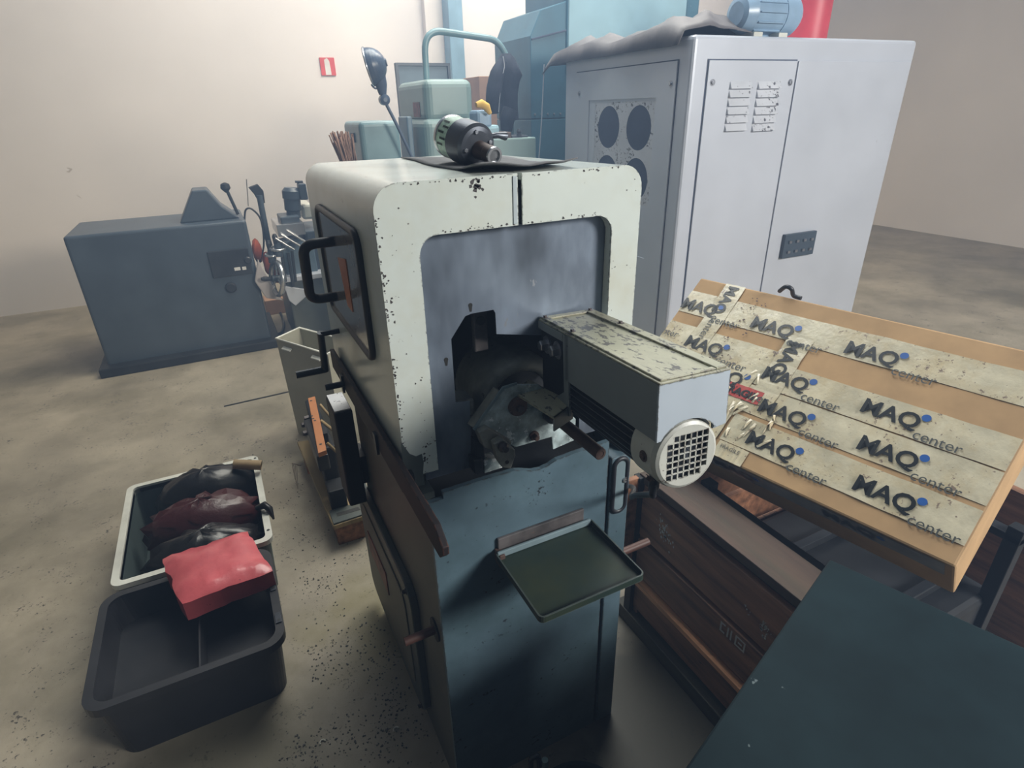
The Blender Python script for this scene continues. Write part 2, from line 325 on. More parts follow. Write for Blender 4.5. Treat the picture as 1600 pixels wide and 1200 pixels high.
# bluish haze volumes added to imitate veiling glare from the skylights
def glare_volume(name, dens):
    m = bpy.data.materials.new(name); m.use_nodes = True; nt = m.node_tree; nt.nodes.clear()
    o = nt.nodes.new('ShaderNodeOutputMaterial'); v = nt.nodes.new('ShaderNodeVolumeScatter')
    v.inputs['Color'].default_value = (0.42, 0.62, 1.0, 1); v.inputs['Density'].default_value = dens; v.inputs['Anisotropy'].default_value = 0.2
    nt.links.new(v.outputs[0], o.inputs['Volume']); return m
for y0_, y1_, dn, lb in ((-2.9, 2.299, .030, 'thin bluish veil of skylight glare, added as haze around the sawing machine'), (2.301, 6.98, .075, 'denser bluish veil of skylight glare, added as haze at the back of the workshop')):
    hz = MB().box((-4.25, y0_, 0.003), (8.75, y1_, 5.1)).obj('glare_haze', glare_volume('glare_veil', dn)); hz['kind'] = 'stuff'; tag(hz, lb, 'haze')
# saw-cut control joints in the slab
j = MB().prism([onz((350, 634), .0006), onz((452, 611), .0006), onz((452, 613), .0006), onz((350, 636), .0006)], (0, 0, .0006))
o = j.obj('trim_2', M['chip']); struct(o)

#@@MAIN
# ------------------------------------------------------------ the sawing machine
saw = thing('sawing_machine', 'large blue-grey sawing machine with cream hood, front motor and green tray, in the centre', 'machine', (0.51, 1.3, 0))
HX0, HX1, HY0, HY1 = 0.228, 0.769, 0.96, 1.66
BX0, BX1, BY0, BY1 = 0.26, 0.76, 0.927, 1.66
yb = BY0
# base cabinet
tp = [ony(p, yb) for p in ((692, 770), (750, 751), (805, 735), (818, 735), (832, 736), (846, 733), (858, 727), (870, 719), (885, 713), (950, 690))]
FX1 = tp[-1][0] + .004
front = [V(BX0, yb, 0), V(FX1, yb, 0), V(FX1, yb, tp[-1][2])] + tp[::-1] + [V(tp[0][0], yb, .985), V(BX0, yb, .985)]
base = MB().prism(front, (0, .012, 0)).obj('base_front', M['base'], saw)
sd = MB()
sd.box((BX0, BY0 + .012, 0), (BX0 + .01, BY1, .985)); sd.obj('base_side', M['base_side'], saw)
sd = MB(); sd.box((BX1 - .01, BY0 + .012, 0), (BX1, BY1, .985)); sd.obj('base_side', M['base'], saw)
MB().box((BX0, BY1 - .01, 0), (BX1, BY1, .985)).obj('base_back', M['base'], saw)
MB().box((BX0 + .01, BY0 + .012, .90), (BX1 - .01, BY1 - .01, .91)).obj('coolant_trough', M['black_iron'], saw)
MB().box((HX0 + .01, BY0 + .014, .985), (BX0 + .018, HY1, 1.0)).obj('side_flange', M['door_green'], saw)
# base door on the left side, with faded plate
dc = V(BX0, 1.44, .315); d = MB()
d.prism(rrect(dc, .62, .50, .06, (0, 1, 0), (0, 0, 1)), (-.022, 0, 0)); door = d.obj('access_door', M['door_green'], saw, .004)
d = MB().prism(rrect(dc + V(-.022, 0, 0), .50, .38, .05, (0, 1, 0), (0, 0, 1)), (-.004, 0, 0)); d.obj('door_panel', M['base_side'], door, .002)
d = MB().box((BX0 - .029, 1.40, .32), (BX0 - .026, 1.63, .41)); d.obj('name_plate', M['label_red'], door)
for q in ((1.165, .545), (1.165, .085)):
    d = MB(); hexbolt(d, (BX0 - .022, q[0], q[1]), (-1, 0, 0), .006, .008); d.obj('door_bolt', M['bolt'], door)
# lifting bar through the base
d = MB().cyl((.182, .985, .572), (.900, .985, .58), .0105, 14); d.obj('lifting_bar', M['rod_rust'], saw)
d = MB().lathe((BX0, .985, .573), (BX0 - .1, .985, .573), [(0, .03), (.004, .03)], 18); d.obj('bar_collar', M['black_iron'], saw)
# hood halves
HZF, HZB, HR, GX0, GX1 = 1.597, 1.585, .045, .4915, .5005
def hood_outer(side, y):
    t = (y - HY0) / (HY1 - HY0); zt = HZF + (HZB - HZF) * t
    if side < 0: return [V(HX0, y, 1.035)] + [V(HX0 + HR, y, zt - HR) + HR * V(math.cos(q), 0, math.sin(q)) for q in np.linspace(PI, PI / 2, 8)] + [V(GX0, y, zt)]
    return [V(HX1, y, 1.035)] + [V(HX1 - HR, y, zt - HR) + HR * V(math.cos(q), 0, math.sin(q)) for q in np.linspace(0, PI / 2, 8)] + [V(GX1, y, zt)]
OPZ = [ony((820, 348), HY0)[2], 0]
def hood_half(side):
    R0 = hood_outer(side, HY0 + .004); RF = hood_outer(side, HY0); R1 = hood_outer(side, HY1); n = len(R0)
    inn0 = [p + V(-side * .0, 0, -.012) if i else p for i, p in enumerate(R0)]
    mb = MB()
    for A, B in ((R0, R1),):
        mb.add(A + B, [(i, i + 1, n + i + 1, n + i) for i in range(n - 1)], True)
    ins = [(V(.5, 0, 1.2) - V(p[0], 0, p[2])) for p in R0]
    A = [p + V(q[0], 0, q[2]) / np.linalg.norm(q) * .012 for p, q in zip(R0, ins)]; B = [p + V(q[0], 0, q[2]) / np.linalg.norm(q) * .012 for p, q in zip(R1, ins)]
    mb.add(A + B, [(i, i + 1, n + i + 1, n + i) for i in range(n - 1)], True)
    for q, w in ((R0, A), (R1, B)): mb.add(q + w, [(i, i + 1, n + i + 1, n + i) for i in range(n - 1)])
    mb.add([R0[0], R1[0], B[0], A[0]], [(0, 1, 2, 3)]); mb.add([R0[-1], R1[-1], B[-1], A[-1]], [(0, 1, 2, 3)])
    sh = mb.obj('hood_half', M['hood'], saw)
    # front frame face with the rounded opening
    opT = 1.507; r = .035
    if side < 0:
        ox = ony((658, 420), HY0)[0]
        inner = [V(GX0, HY0, opT)] + arc((ox + r, HY0, opT - r), r, PI / 2, PI, 7, (1, 0, 0), (0, 0, 1)) + [V(ox - .003, HY0, 1.035)]
        outer = RF
    else:
        ox = ony((954, 400), HY0)[0]
        inner = [V(GX1, HY0, opT)] + arc((ox - r, HY0, opT - r), r, PI / 2, 0, 7, (1, 0, 0), (0, 0, 1)) + [V(ox, HY0, 1.035)]
        outer = RF
    poly = outer + inner
    f = MB().prism(poly, (0, .004, 0))
    cen = V(.5, 0, 1.2)
    oin = [p + (p - cen - V(0, p[1], 0)) / np.linalg.norm((p - cen) * V(1, 0, 1)) * .004 for p in inner]
    lipb = [p + V(0, .0225, 0) for p in inner]
    f.add([p + V(0, .004, 0) for p in inner] + lipb + [p + V(0, .0225, 0) for p in oin] + [p + V(0, .004, 0) for p in oin], [(i + a_ * len(inner), i + 1 + a_ * len(inner), i + 1 + b_ * len(inner), i + b_ * len(inner)) for i in range(len(inner) - 1) for a_, b_ in ((0, 1), (1, 2), (2, 3))])
    f = f.obj('front_frame', M['hood'], saw)
    return sh
hood_half(-1); hood_half(1)
MB().box((GX0 - .0105, HY0 - .002, opz := 1.51), (GX0 - .002, HY0 + .012, HZF - .004)).obj('seam_strip', M['hood_seam'], saw, .001)
MB().box((GX0 - .01, HY0 + .006, opz - .0), (GX1 + .01, HY1, HZB - .014)).obj('seam_backing', M['black_iron'], saw)
MB().box((HX0 + .012, HY1 - .012, 1.035), (HX1 - .012, HY1, HZB - .013)).obj('hood_back', M['hood'], saw)
# chipped paint: bare patch at the lower left and flakes along the edges
MB().prism([ony(p, HY0 - .0004) for p in ((626, 690), (640, 709), (650, 713), (659, 709), (662, 722), (661, 738), (664, 757), (634, 766))], (0, -.0004, 0)).obj('bare_patch', M['door_green'], saw)
d = MB(); random.seed(31)
def flake(c, r):
    k = random.randint(4, 7); q0_ = random.random() * 6
    d.prism([V(c[0] + r * random.uniform(.3, 1.3) * math.cos(q0_ + 2 * PI * i / k), HY0 - .0003, c[1] + r * random.uniform(.3, 1.3) * math.sin(q0_ + 2 * PI * i / k)) for i in range(k)], (0, -.0003, 0))
for _ in range(70): flake((HX0 + abs(random.gauss(0, .003)) + .001, random.uniform(1.05, 1.55)), random.uniform(.0008, .0030))
for _ in range(40): flake((random.uniform(HX0 + .05, HX1 - .05), HZF - .0025 - abs(random.gauss(0, .002))), random.uniform(.0008, .0028))
for _ in range(40): flake((random.uniform(.33, .67), 1.509 + abs(random.gauss(0, .003))), random.uniform(.0008, .0026))
for _ in range(26): flake((random.uniform(HX0, .29), random.uniform(1.05, 1.58)), random.uniform(.0006, .0018))
for _ in range(16): flake((random.uniform(.68, .765), random.uniform(1.2, 1.58)), random.uniform(.0006, .0018))
for _ in range(12): flake((HX0 + random.uniform(.001, .018), random.choice((1.44, 1.40, 1.37)) + random.gauss(0, .006)), random.uniform(.001, .004))
for _ in range(14): flake((.415 + random.gauss(0, .006), HZF - .006 - abs(random.gauss(0, .010))), random.uniform(.0015, .005))
for _ in range(12): flake((.276 - abs(random.gauss(0, .004)), random.uniform(1.04, 1.10)), random.uniform(.001, .004))
o = d.obj('paint_chips', M['chip_dark'], saw); o['kind'] = 'stuff'
# side window of the hood: gasket, pane, orange strip, handle
q = [onx(p, HX0) for p in ((498, 325), (553, 362), (590, 570), (527, 490))]
yy0, yy1, zz0, zz1 = 1.09, 1.515, 1.245, 1.498
wc = V(HX0, (yy0 + yy1) / 2, (zz0 + zz1) / 2)
lp = rrect(wc, yy1 - yy0, zz1 - zz0, .03, (0, 1, 0), (0, 0, 1), 6)
win = MB().prism(lp, (-.006, 0, 0)).obj('side_window', M['glass_grey'], saw)
MB().tube([p + V(-.004, 0, 0) for p in lp], .008, 10, True).obj('window_gasket', M['rubber'], win)
oc = [onx(p, HX0 - .0065) for p in ((528, 402), (540, 405), (552, 488), (544, 478))]
MB().prism(oc, (-.001, 0, 0)).obj('orange_strip', M['orange'], win)
h0 = onx((522, 377), HX0 - .006); h1 = onx((526, 463), HX0 - .006)
hp = fillet([h0, h0 + V(-.068, 0, 0), h1 + V(-.062, 0, 0), h1], .03, 6)
MB().tube(hp, .0115, 12).obj('door_handle', M['rubber'], saw)
# crank lever below the window
c0 = onx((530, 517), HX0); c1 = c0 + V(-.048, 0, 0); c2 = onx((508, 577), c1[0]); c3 = c2 + V(-.078, 0, 0)
MB().tube([c0, c1], .0075, 8).tube([c1 + V(0, 0, .004), c2 + V(0, 0, -.004)], .0095, 8).tube([c2, c3], .0105, 12).obj('crank_lever', M['dark_steel'], saw)
r0 = onx((545, 598), .222); MB().tube([r0, r0 + V(-.062, 0, 0)], .0085, 12).obj('stop_pin', M['dark_steel'], saw)
# guide bar along the left
MB().prism([V(.210, .70, 1.066), V(.210, .735, 1.088), V(.210, 1.62, 1.088), V(.210, 1.62, 1.030), V(.210, .72, 1.030), V(.210, .70, 1.050)], (.012, 0, 0)).obj('guide_bar', M['bar_dark'], saw, .002)
MB().box((.222, .94, 1.03), (.240, 1.62, 1.055)).obj('bar_rail', M['black_iron'], saw)
MB().box((.224, .99, .984), (.2285, 1.62, 1.03)).obj('lower_strip', M['black_iron'], saw)
for y_ in (1.10, 1.45):
    MB().box((.204, y_, 1.02), (.21, y_ + .02, 1.07)).obj('bar_clamp', M['dark_steel'], saw)
# recessed steel panel with its cut-out
PY = .985
pz = 1.53
cut = [ony(p, PY) for p in ((742, 752), (735, 655), (734, 627), (712, 629), (705, 530), (727, 494), (737, 490), (771, 484), (774, 489), (776, 522), (850, 524), (905, 560), (905, 690), (905, 702))]
poly = [V(.276, PY, 1.0), V(.276, PY, pz), V(.716, PY, pz), V(.716, PY, 1.0), V(cut[-1][0], PY, 1.0)] + cut[::-1][1:-1] + [V(cut[0][0], PY, 1.0)]
pan = MB().prism(poly, (0, .003, 0)).obj('steel_panel', M['steel_panel'], saw)
for px, py in ((735, 477), (697, 562)):
    p = ony((px, py), PY - .0004); kh = MB().prism(arc(p, .0045, -.2 * PI, 1.2 * PI, 8, (1, 0, 0), (0, 0, 1)) + [p + V(-.002, 0, -.013), p + V(.002, 0, -.013)], (0, .0003, 0)); kh.obj('keyhole', M['chip'], pan)
st = ony((857, 440), PY); 
# inside of the hood: bearing plate, saw guard, spindle arm
IB = 1.20
MB().box((HX0 + .03, IB, 1.0), (HX1 - .03, IB + .01, 1.52)).obj('inner_wall', M['black_iron'], saw)
p0 = ony((739, 486), 1.03); p1 = ony((762, 540), 1.03)
bp = MB().box((p0[0], 1.03, p1[2] - .01), (p1[0] + .002, 1.045, p0[2])); bp.obj('bearing_plate', M['bracket_rust'], saw, .003)
c = ony((751, 501), 1.029); MB().lathe(c, c + V(0, -1, 0), [(0, .0095), (.002, .0095)], 18).obj('bearing_hole', M['chip'], saw)
# gear guard: thick curved casting
gc = V(.520, 1.0, 1.112); g = MB(); n = 22; RR = []
for i in range(n + 1):
    q = math.radians(205 - 165 * i / n); u = V(math.cos(q), 0, math.sin(q)); k = 1.0 + .10 * math.sin(PI * i / n)
    RR.append([gc + u * .100 * k + V(0, .15, 0), gc + u * .103 * k + V(0, .03, 0), gc + u * .096 * k + V(0, .008, 0), gc + u * .078 * k + V(0, 0, -.0), gc + u * .070 * k + V(0, .01, 0), gc + u * .068 * k + V(0, .15, 0)])
g.rings(RR).obj('blade_guard', M['cast'], saw)
MB().lathe(gc + V(0, .03, 0), gc + V(0, 1, 0), [(0, .069), (.01, .069), (.01, .03), (.06, .03)], 30).obj('saw_blade', M['dark_steel'], saw)
aa = ony((727, 640), 1.0); ab = ony((800, 590), .99)
MB().tube([ony((742, 668), .975), ony((782, 612), .975)], .022, 4).obj('vise_slide', M['cast'], saw)
d = MB(); cc = ony((722, 640), .99); d.box(tuple(cc + V(-.02, .0, -.02)), tuple(cc + V(.028, .06, .018))); d.obj('slide_block', M['cast'], saw, .004)
# vise plate in front of the cut-out
VY = .945
vp = [ony(p, VY) for p in ((742, 671), (788, 607), (806, 601), (842, 601), (900, 655), (898, 688), (864, 703), (862, 683), (806, 699), (775, 685))]
vz = MB().prism(vp, (0, .007, 0)).obj('vise_plate', M['teal_worn'], saw, .002)
d = MB(); e = [ony(p, VY - .001) for p in ((739, 671), (786, 605), (808, 598), (808, 601), (788, 608), (742, 673))]; d.prism(e, (0, .004, 0)); d.obj('plate_edge_strip', M['tray_rim'], vz)
d = MB(); c = ony((808, 634), VY); d.lathe(c, c + V(0, -1, 0), [(0, .021), (.006, .021), (.007, .018), (.012, .018)], 20); d.obj('pivot_boss', M['rust'], vz)
d = MB(); hexbolt(d, c + V(0, -.012, 0), (0, -1, 0), .0085, .006, False); d.obj('pivot_bolt', M['bolt'], vz)
d = MB(); c = ony((834, 680), VY); hexbolt(d, c, (0, -1, 0), .007, .012); d.obj('plate_bolt', M['rust'], vz)
# clamp under the vise plate
d = MB(); d.prism([ony(p, .93) for p in ((748, 676), (762, 668), (800, 690), (797, 702), (776, 706), (757, 700))], (0, .03, 0)); cl = d.obj('clamp_body', M['cast'], saw, .003)
d = MB(); d.prism([ony(p, .905) for p in ((772, 694), (786, 686), (805, 703), (806, 712), (799, 733), (785, 731), (778, 720))], (0, .02, 0)); d.obj('clamp_jaw', M['cast'], cl, .003)
d = MB(); c = ony((785, 697), .905); d.lathe(c, c + V(0, -1, 0), [(0, .011), (.008, .011), (.012, .006), (.018, .006)], 16); d.obj('clamp_screw', M['bolt'], cl); d = MB(); c = ony((792, 722), .905); d.lathe(c, c + V(0, -1, 0), [(0, .004), (.002, .004)], 12); d.obj('clamp_screw', M['bolt'], cl)
d = MB(); d.prism([ony(p, .955) for p in ((744, 690), (756, 690), (760, 742), (745, 742))], (0, .03, 0)); d.prism([ony(p, .95) for p in ((740, 719), (754, 717), (756, 739), (742, 741))], (0, .03, 0)); d.obj('clamp_post', M['dark_steel'], saw, .002)
d = MB(); d.prism([ony(p, .95) for p in ((757, 720), (776, 716), (786, 731), (757, 740))], (0, .03, 0)); d.obj('clamp_foot', M['teal_worn'], saw, .002)
# chute plate (L bracket) and round stop rod
LZ = 1.17
L4 = [onz(p, LZ) for p in ((825, 592), (896, 630), (866, 653), (803, 613))]
lb = MB().prism(L4, (0, 0, -.004)); lb.obj('chute_plate', M['cover_top'], saw)
d = MB().add([L4[2], L4[1], L4[1] + V(0, 0, -.035), L4[2] + V(0, 0, -.03)], [(0, 1, 2, 3)])
d = MB().prism([L4[2], L4[1], L4[1] + V(0, 0, -.035), L4[2] + V(0, 0, -.03)], (0, .004, 0)); d.obj('chute_flange', M['cover_side'], saw)
d = MB().cyl((.553, .757, 1.107), (.553, .96, 1.107), .0125, 18); d.lathe((.553, .759, 1.107), (.553, .7, 1.107), [(0, .0125), (.003, .0115), (.0031, .007), (-.004, .006)], 18); d.obj('stop_rod', M['rust'], saw)
d = MB().cyl((.553, .93, 1.107), (.553, .985, 1.107), .02, 16); d.obj('rod_socket', M['dark_steel'], saw)
# motor unit on the arm: fitted frame
def rot3(yaw, pitch):
    cy, sy, cp, sp = math.cos(yaw), math.sin(yaw), math.cos(pitch), math.sin(pitch)
    return np.array([[cy, -sy, 0], [sy, cy, 0], [0, 0, 1]]) @ np.array([[1, 0, 0], [0, cp, -sp], [0, sp, cp]])
MR = rot3(-.076, -.075); MO = V(.515, .572, 1.337); CW, CL, CH = .128, .415, .092
def ml(x, y, z): return MO + MR @ V(x, y, z)
def mbox(mb, lo, hi): return mb.box(lo, hi, MR, MO)
# cover: side plates, front plate with arc, rear dark bracket, rimmed lid
d = MB(); mbox(d, (0, .004, -CH), (.003, .30, 0)); d.obj('cover_side', M['cover_side'], saw)
d = MB(); mbox(d, (CW - .003, .004, -CH), (CW, CL, 0)); d.obj('cover_side', M['cover_side'], saw)
fc = [(0, 0), (CW, 0), (CW, -CH + .004), (CW - .025, -CH)]
mcx, mcz, mr = .058, -.128, .060
ax = [(mcx + (mr + .003) * math.cos(q), mcz + (mr + .003) * math.sin(q)) for q in np.linspace(.62, PI - .62, 12)]
ax = [(min(max(x, 0.002), CW), z) for x, z in ax if z > -CH - .001]
fc += [(CW - .020, -CH + .006)] + ax + [(.0, -CH)]
d = MB().prism([ml(x, 0, z) for x, z in fc], MR @ V(0, .004, 0)); d.obj('cover_front', M['cover'], saw)
d = MB(); mbox(d, (0, 0, 0), (CW, CL, .004)); lid = d.obj('cover_lid', M['cover_top'], saw, .0015)
d = MB()
for lo, hi in (((0.004, 0.004, .004), (.016, CL - .004, .008)), ((CW - .024, .004, .004), (CW - .004, CL - .004, .008)), ((.016, CL - .02, .004), (CW - .024, CL - .004, .008)), ((.016, .004, .004), (CW - .024, .014, .0065))): mbox(d, lo, hi)
d.obj('lid_rim', M['cover_top'], lid, .0015)
for x, y in ((.010, CL - .012), (CW - .014, CL - .012), (CW - .014, CL - .13), (.010, CL - .13)):
    d = MB(); hexbolt(d, ml(x, y, .008), MR @ V(0, 0, 1), .0042, .003); d.obj('lid_screw', M['bolt'], lid)
d = MB(); mbox(d, (.006, .30, -.155), (.012, CL, -.002)); d.obj('rear_bracket', M['black_iron'], saw)
d = MB(); mbox(d, (.0, .285, -.165), (.004, .305, 0)); mbox(d, (-.001, .305, -.016), (.004, CL, 0)); d.prism([ml(0, .305, -.12), ml(0, .305, -.165), ml(0, .36, -.165), ml(0, .335, -.14)], MR @ V(.004, 0, 0)); d.obj('bracket_flange', M['cover_side'], saw)
d = MB(); hexbolt(d, ml(.006, .385, -.045), MR @ V(-1, 0, 0), .0115, .014); d.obj('bracket_bolt', M['screw'], saw)
d = MB(); hexbolt(d, ml(.006, .335, -.042), MR @ V(-1, 0, 0), .0115, .014); d.obj('bracket_bolt', M['screw'], saw)
# electric motor below the cover
mot = MB(); mot.lathe(ml(mcx, .062, mcz), ml(mcx, 1, mcz), [(0, .047), (.24, .047), (.245, .04), (.27, .04)], 28); motor = mot.obj('motor_body', M['black_iron'], saw)
for i in range(30):
    q = 2 * PI * i / 30
    if 0.25 * PI < q < 0.75 * PI: continue
    u = V(math.cos(q), 0, math.sin(q)); w = V(-math.sin(q), 0, math.cos(q)); d = MB()
    B = [ml(*(V(mcx, y, mcz) + u * r + w * s * t)) for r, t in ((.044, .0016), (.0575, .0009)) for s in (-1, 1) for y in (.062, .295)]
    d.hexa([B[0], B[1], B[3], B[2]], [B[4], B[5], B[7], B[6]]); d.obj('cooling_fin', M['fin'], motor)
d = MB(); n = 40; R = []
for y, r in ((.066, mr), (.012, mr), (.003, mr - .003), (0, mr - .008)):
    R.append([ml(mcx + r * math.cos(2 * PI * i / n), y, mcz + r * math.sin(2 * PI * i / n)) for i in range(n)])
for i in range(3): d.rings(R[i:i + 2], cap=False)
fcv = d
# front disc: keyhole polygon round a stepped square opening
s = .0108; half = 3.5 * s
st = [(2.5, 3.5), (3.5, 3.5), (3.5, -2.5), (2.5, -2.5), (2.5, -3.5), (-2.5, -3.5), (-3.5, -3.5), (-3.5, 2.5), (-2.5, 2.5), (-2.5, 3.5)]
angs = sorted(set([2 * PI * i / n for i in range(n)] + [math.atan2(z, x) % (2 * PI) for x, z in st]))
def hole_r(q):
    best = 9
    for (xa, za), (xb, zb) in zip(st, st[1:] + st[:1]):
        c_, s_ = math.cos(q), math.sin(q); ex, ez = xb - xa, zb - za; den = c_ * ez - s_ * ex
        if abs(den) < 1e-9: continue
        t_ = (xa * ez - za * ex) / den; k_ = (xa * s_ - za * c_) / den
        if t_ > 0 and -1e-6 <= k_ <= 1 + 1e-6: best = min(best, t_)
    return best * s
ring_o = [ml(mcx + (mr - .008) * math.cos(q), 0, mcz + (mr - .008) * math.sin(q)) for q in angs]
ring_i = [ml(mcx + hole_r(q) * math.cos(q), 0, mcz + hole_r(q) * math.sin(q)) for q in angs]
ring_b = [p + MR @ V(0, .003, 0) for p in ring_i]
fcv.rings([ring_o, ring_i, ring_b], cap=False, smooth=False)
cov = fcv.obj('fan_cover', M['fan'], motor)
d = MB()
for i in range(-3, 4):
    a_ = (i - .5) * s
    if i > -3: d.box((mcx + a_ - .0011, .0002, mcz - 3.5 * s), (mcx + a_ + .0011, .002, mcz + 3.5 * s), MR, MO); d.box((mcx - 3.5 * s, .0002, mcz + a_ - .0011), (mcx + 3.5 * s, .002, mcz + a_ + .0011), MR, MO)
d.obj('fan_grille', M['fan'], motor)
d = MB().lathe(ml(mcx, .018, mcz), ml(mcx, 0, mcz), [(0, .05), (.001, .05), (.001, .012), (.012, .010), (.0165, .006)], 24)
for i in range(6):
    q = 2 * PI * i / 6; u = V(math.cos(q), 0, math.sin(q)); w = V(-math.sin(q), 0, math.cos(q))
    p = [V(mcx, .018, mcz) + u * r + w * t for r in (.012, .046) for t in (-.002, .002)]
    d.hexa([ml(*p[0]), ml(*p[1]), ml(*p[3]), ml(*p[2])], [ml(*(k + V(0, -.008, 0))) for k in (p[0], p[1], p[3], p[2])])
d.obj('cooling_fan', M['tool_grey'], motor)
d = MB(); c = ml(mcx - .045, .03, mcz - .042); hexbolt(d, c, MR @ V(-.7, 0, -.7), .005, .005); c2 = ml(mcx - .05, .03, mcz - .02); hexbolt(d, ml(mcx - .06, .03, mcz), MR @ V(-1, 0, 0), .006, .003); d.obj('cover_bolt', M['rust'], motor)
# power cord with gland
ce = ml(mcx - .03, .04, mcz - .055)
cp_ = [ce, ce + V(-.001, .0, -.03), V(.600, .66, 1.06), V(.640, .75, .985), V(.705, .84, .90), V(.785, .93, .84), V(.80, 1.0, .80)]
def smooth_path(P, n=6):
    P = [np.array(p, float) for p in P]; out = []
    for i in range(len(P) - 1):
        a, b, c, e = P[max(i - 1, 0)], P[i], P[i + 1], P[min(i + 2, len(P) - 1)]
        for j in range(n):
            t = j / n; out.append(.5 * (2 * b + (c - a) * t + (2 * a - 5 * b + 4 * c - e) * t * t + (3 * b - a - 3 * c + e) * t ** 3))
    return out + [P[-1]]
MB().tube(smooth_path(cp_), .006, 10).obj('power_cord', M['rubber'], saw)
MB().cyl(ce + V(0, 0, .012), ce + V(0, 0, -.018), .009, 12).obj('cord_gland', M['rubber'], saw)
# lock post at the right front edge
PX0, PX1, PYF = FX1 + .009, BX1 + .006, yb - .002
pt = ony((970, 715), PYF)[2]; pb = ony((972, 860), PYF)[2]
MB().box((PX0, PYF, 0), (PX1, PYF + .05, pt + .004)).obj('lock_post', M['base'], saw, .003)
MB().box((FX1 - .001, yb + .006, 0), (PX0 + .001, yb + .02, .95)).obj('post_groove', M['black_iron'], saw)
sc_ = V((PX0 + PX1) / 2 - .002, PYF, (pt + ony((970, 797), PYF)[2]) / 2); hh = pt - ony((970, 797), PYF)[2]
rl = rrect(sc_, .038, hh - .005, .0185, (1, 0, 0), (0, 0, 1), 8)
MB().tube([p + V(0, -.001, 0) for p in rl], .006, 8, True).obj('slot_seal', M['rubber'], saw)
MB().prism(rrect(sc_ + V(0, 0, 0), .034, hh - .012, .0165, (1, 0, 0), (0, 0, 1), 8), (0, -.003, 0)).obj('slot_plate', M['tray_rim'], saw)
d = MB(); k = ony((977, 749), PYF - .003); d.lathe(k, k + V(0, -1, 0), [(0, .008), (.003, .008)], 18); lk = d.obj('lock_screw', M['chrome'], saw)
MB().box(tuple(k + V(-.0065, -.0036, -.001)), tuple(k + V(.0065, -.0028, .001))).obj('screw_slot', M['chip'], lk)
# tray on its bracket bar
tx0, tx1, ty0, ty1, tz = .392, .645, .703, .912, .797
lpo = rrect(((tx0 + tx1) / 2, (ty0 + ty1) / 2, tz), tx1 - tx0, ty1 - ty0, .012, (1, 0, 0), (0, 1, 0), 4)
lpi = rrect(((tx0 + tx1) / 2, (ty0 + ty1) / 2, tz), tx1 - tx0 - .006, ty1 - ty0 - .006, .010, (1, 0, 0), (0, 1, 0), 4)
up = V(0, 0, .016)
d = MB(); n = len(lpo)
d.rings([[p + up for p in lpi], [p + up for p in lpo], lpo], cap=False, smooth=False); d.rings([[p + up for p in lpi], [p + V(0, 0, .002) for p in lpi]], cap=False, smooth=False)
d.add([p + V(0, 0, .002) for p in lpi], [tuple(range(n))]); d.add(lpo, [tuple(range(n))[::-1]])
tr = d.obj('chip_tray', M['tray'], saw)
MB().box((tx0 + .004, ty1 - .010, tz + .003), (tx1 - .004, ty1 - .0035, tz + .019)).obj('tray_back_rim', M['tray_rim'], tr, .002)
MB().box((.405, yb - .008, .797), (.632, yb, .838)).obj('tray_bracket', M['bracket_rust'], saw, .002)
MB().box((.398, yb - .03, .775), (.412, yb, .81)).obj('tray_lug', M['rust'], saw, .002)
# small control box hung on the left of the base
bq = MB().box((.185, 1.58, .56), (.240, 1.715, .90)); cb = bq.obj('switch_box', M['black_iron'], saw, .006)
MB().box((.189, 1.586, .90), (.236, 1.71, .904)).obj('scuffed_lid_plate', M['white_scuff'], cb)
MB().box((.236, 1.60, .62), (.262, 1.69, .72)).obj('box_bracket', M['black_iron'], saw)

# things lying on the hood
mp = [onz(p, 1.60) for p in ((602, 243), (722, 276), (878, 262), (760, 236))]
mp = [V(.478, 1.62, 0), V(.418, .985, 0), V(.628, .975, 0), V(.66, 1.45, 0)]
d = MB(); nu, nv = 14, 14; vs = []
for i in range(nu + 1):
    for j2 in range(nv + 1):
        a_, b_ = i / nu, j2 / nv
        p = (1 - a_) * ((1 - b_) * mp[0] + b_ * mp[1]) + a_ * ((1 - b_) * mp[3] + b_ * mp[2])
        t = (p[1] - HY0) / (HY1 - HY0); zt = HZF + (HZB - HZF) * t
        z = zt + .0015 + (.011 * max(0, b_ - .82) / .18 * (1 + .5 * math.sin(a_ * 6 + 1)) + .006 * max(0, math.sin(a_ * 7) * math.sin(b_ * 5)) ** 2)
        vs.append(V(p[0] + .006 * math.sin(b_ * 9), p[1] + .006 * math.sin(a_ * 8), z))
top = [(i * (nv + 1) + j2, (i + 1) * (nv + 1) + j2, (i + 1) * (nv + 1) + j2 + 1, i * (nv + 1) + j2 + 1) for i in range(nu) for j2 in range(nv)]
d.add(vs, top, True)
d2 = d; fm = one(d, 'felt_mat', M['mat'], 'thin dark grey felt mat lying crumpled on top of the cream hood', 'mat')
sm_ = fm.modifiers.new('thick', 'SOLIDIFY'); sm_.thickness = .0025; sm_.offset = 1
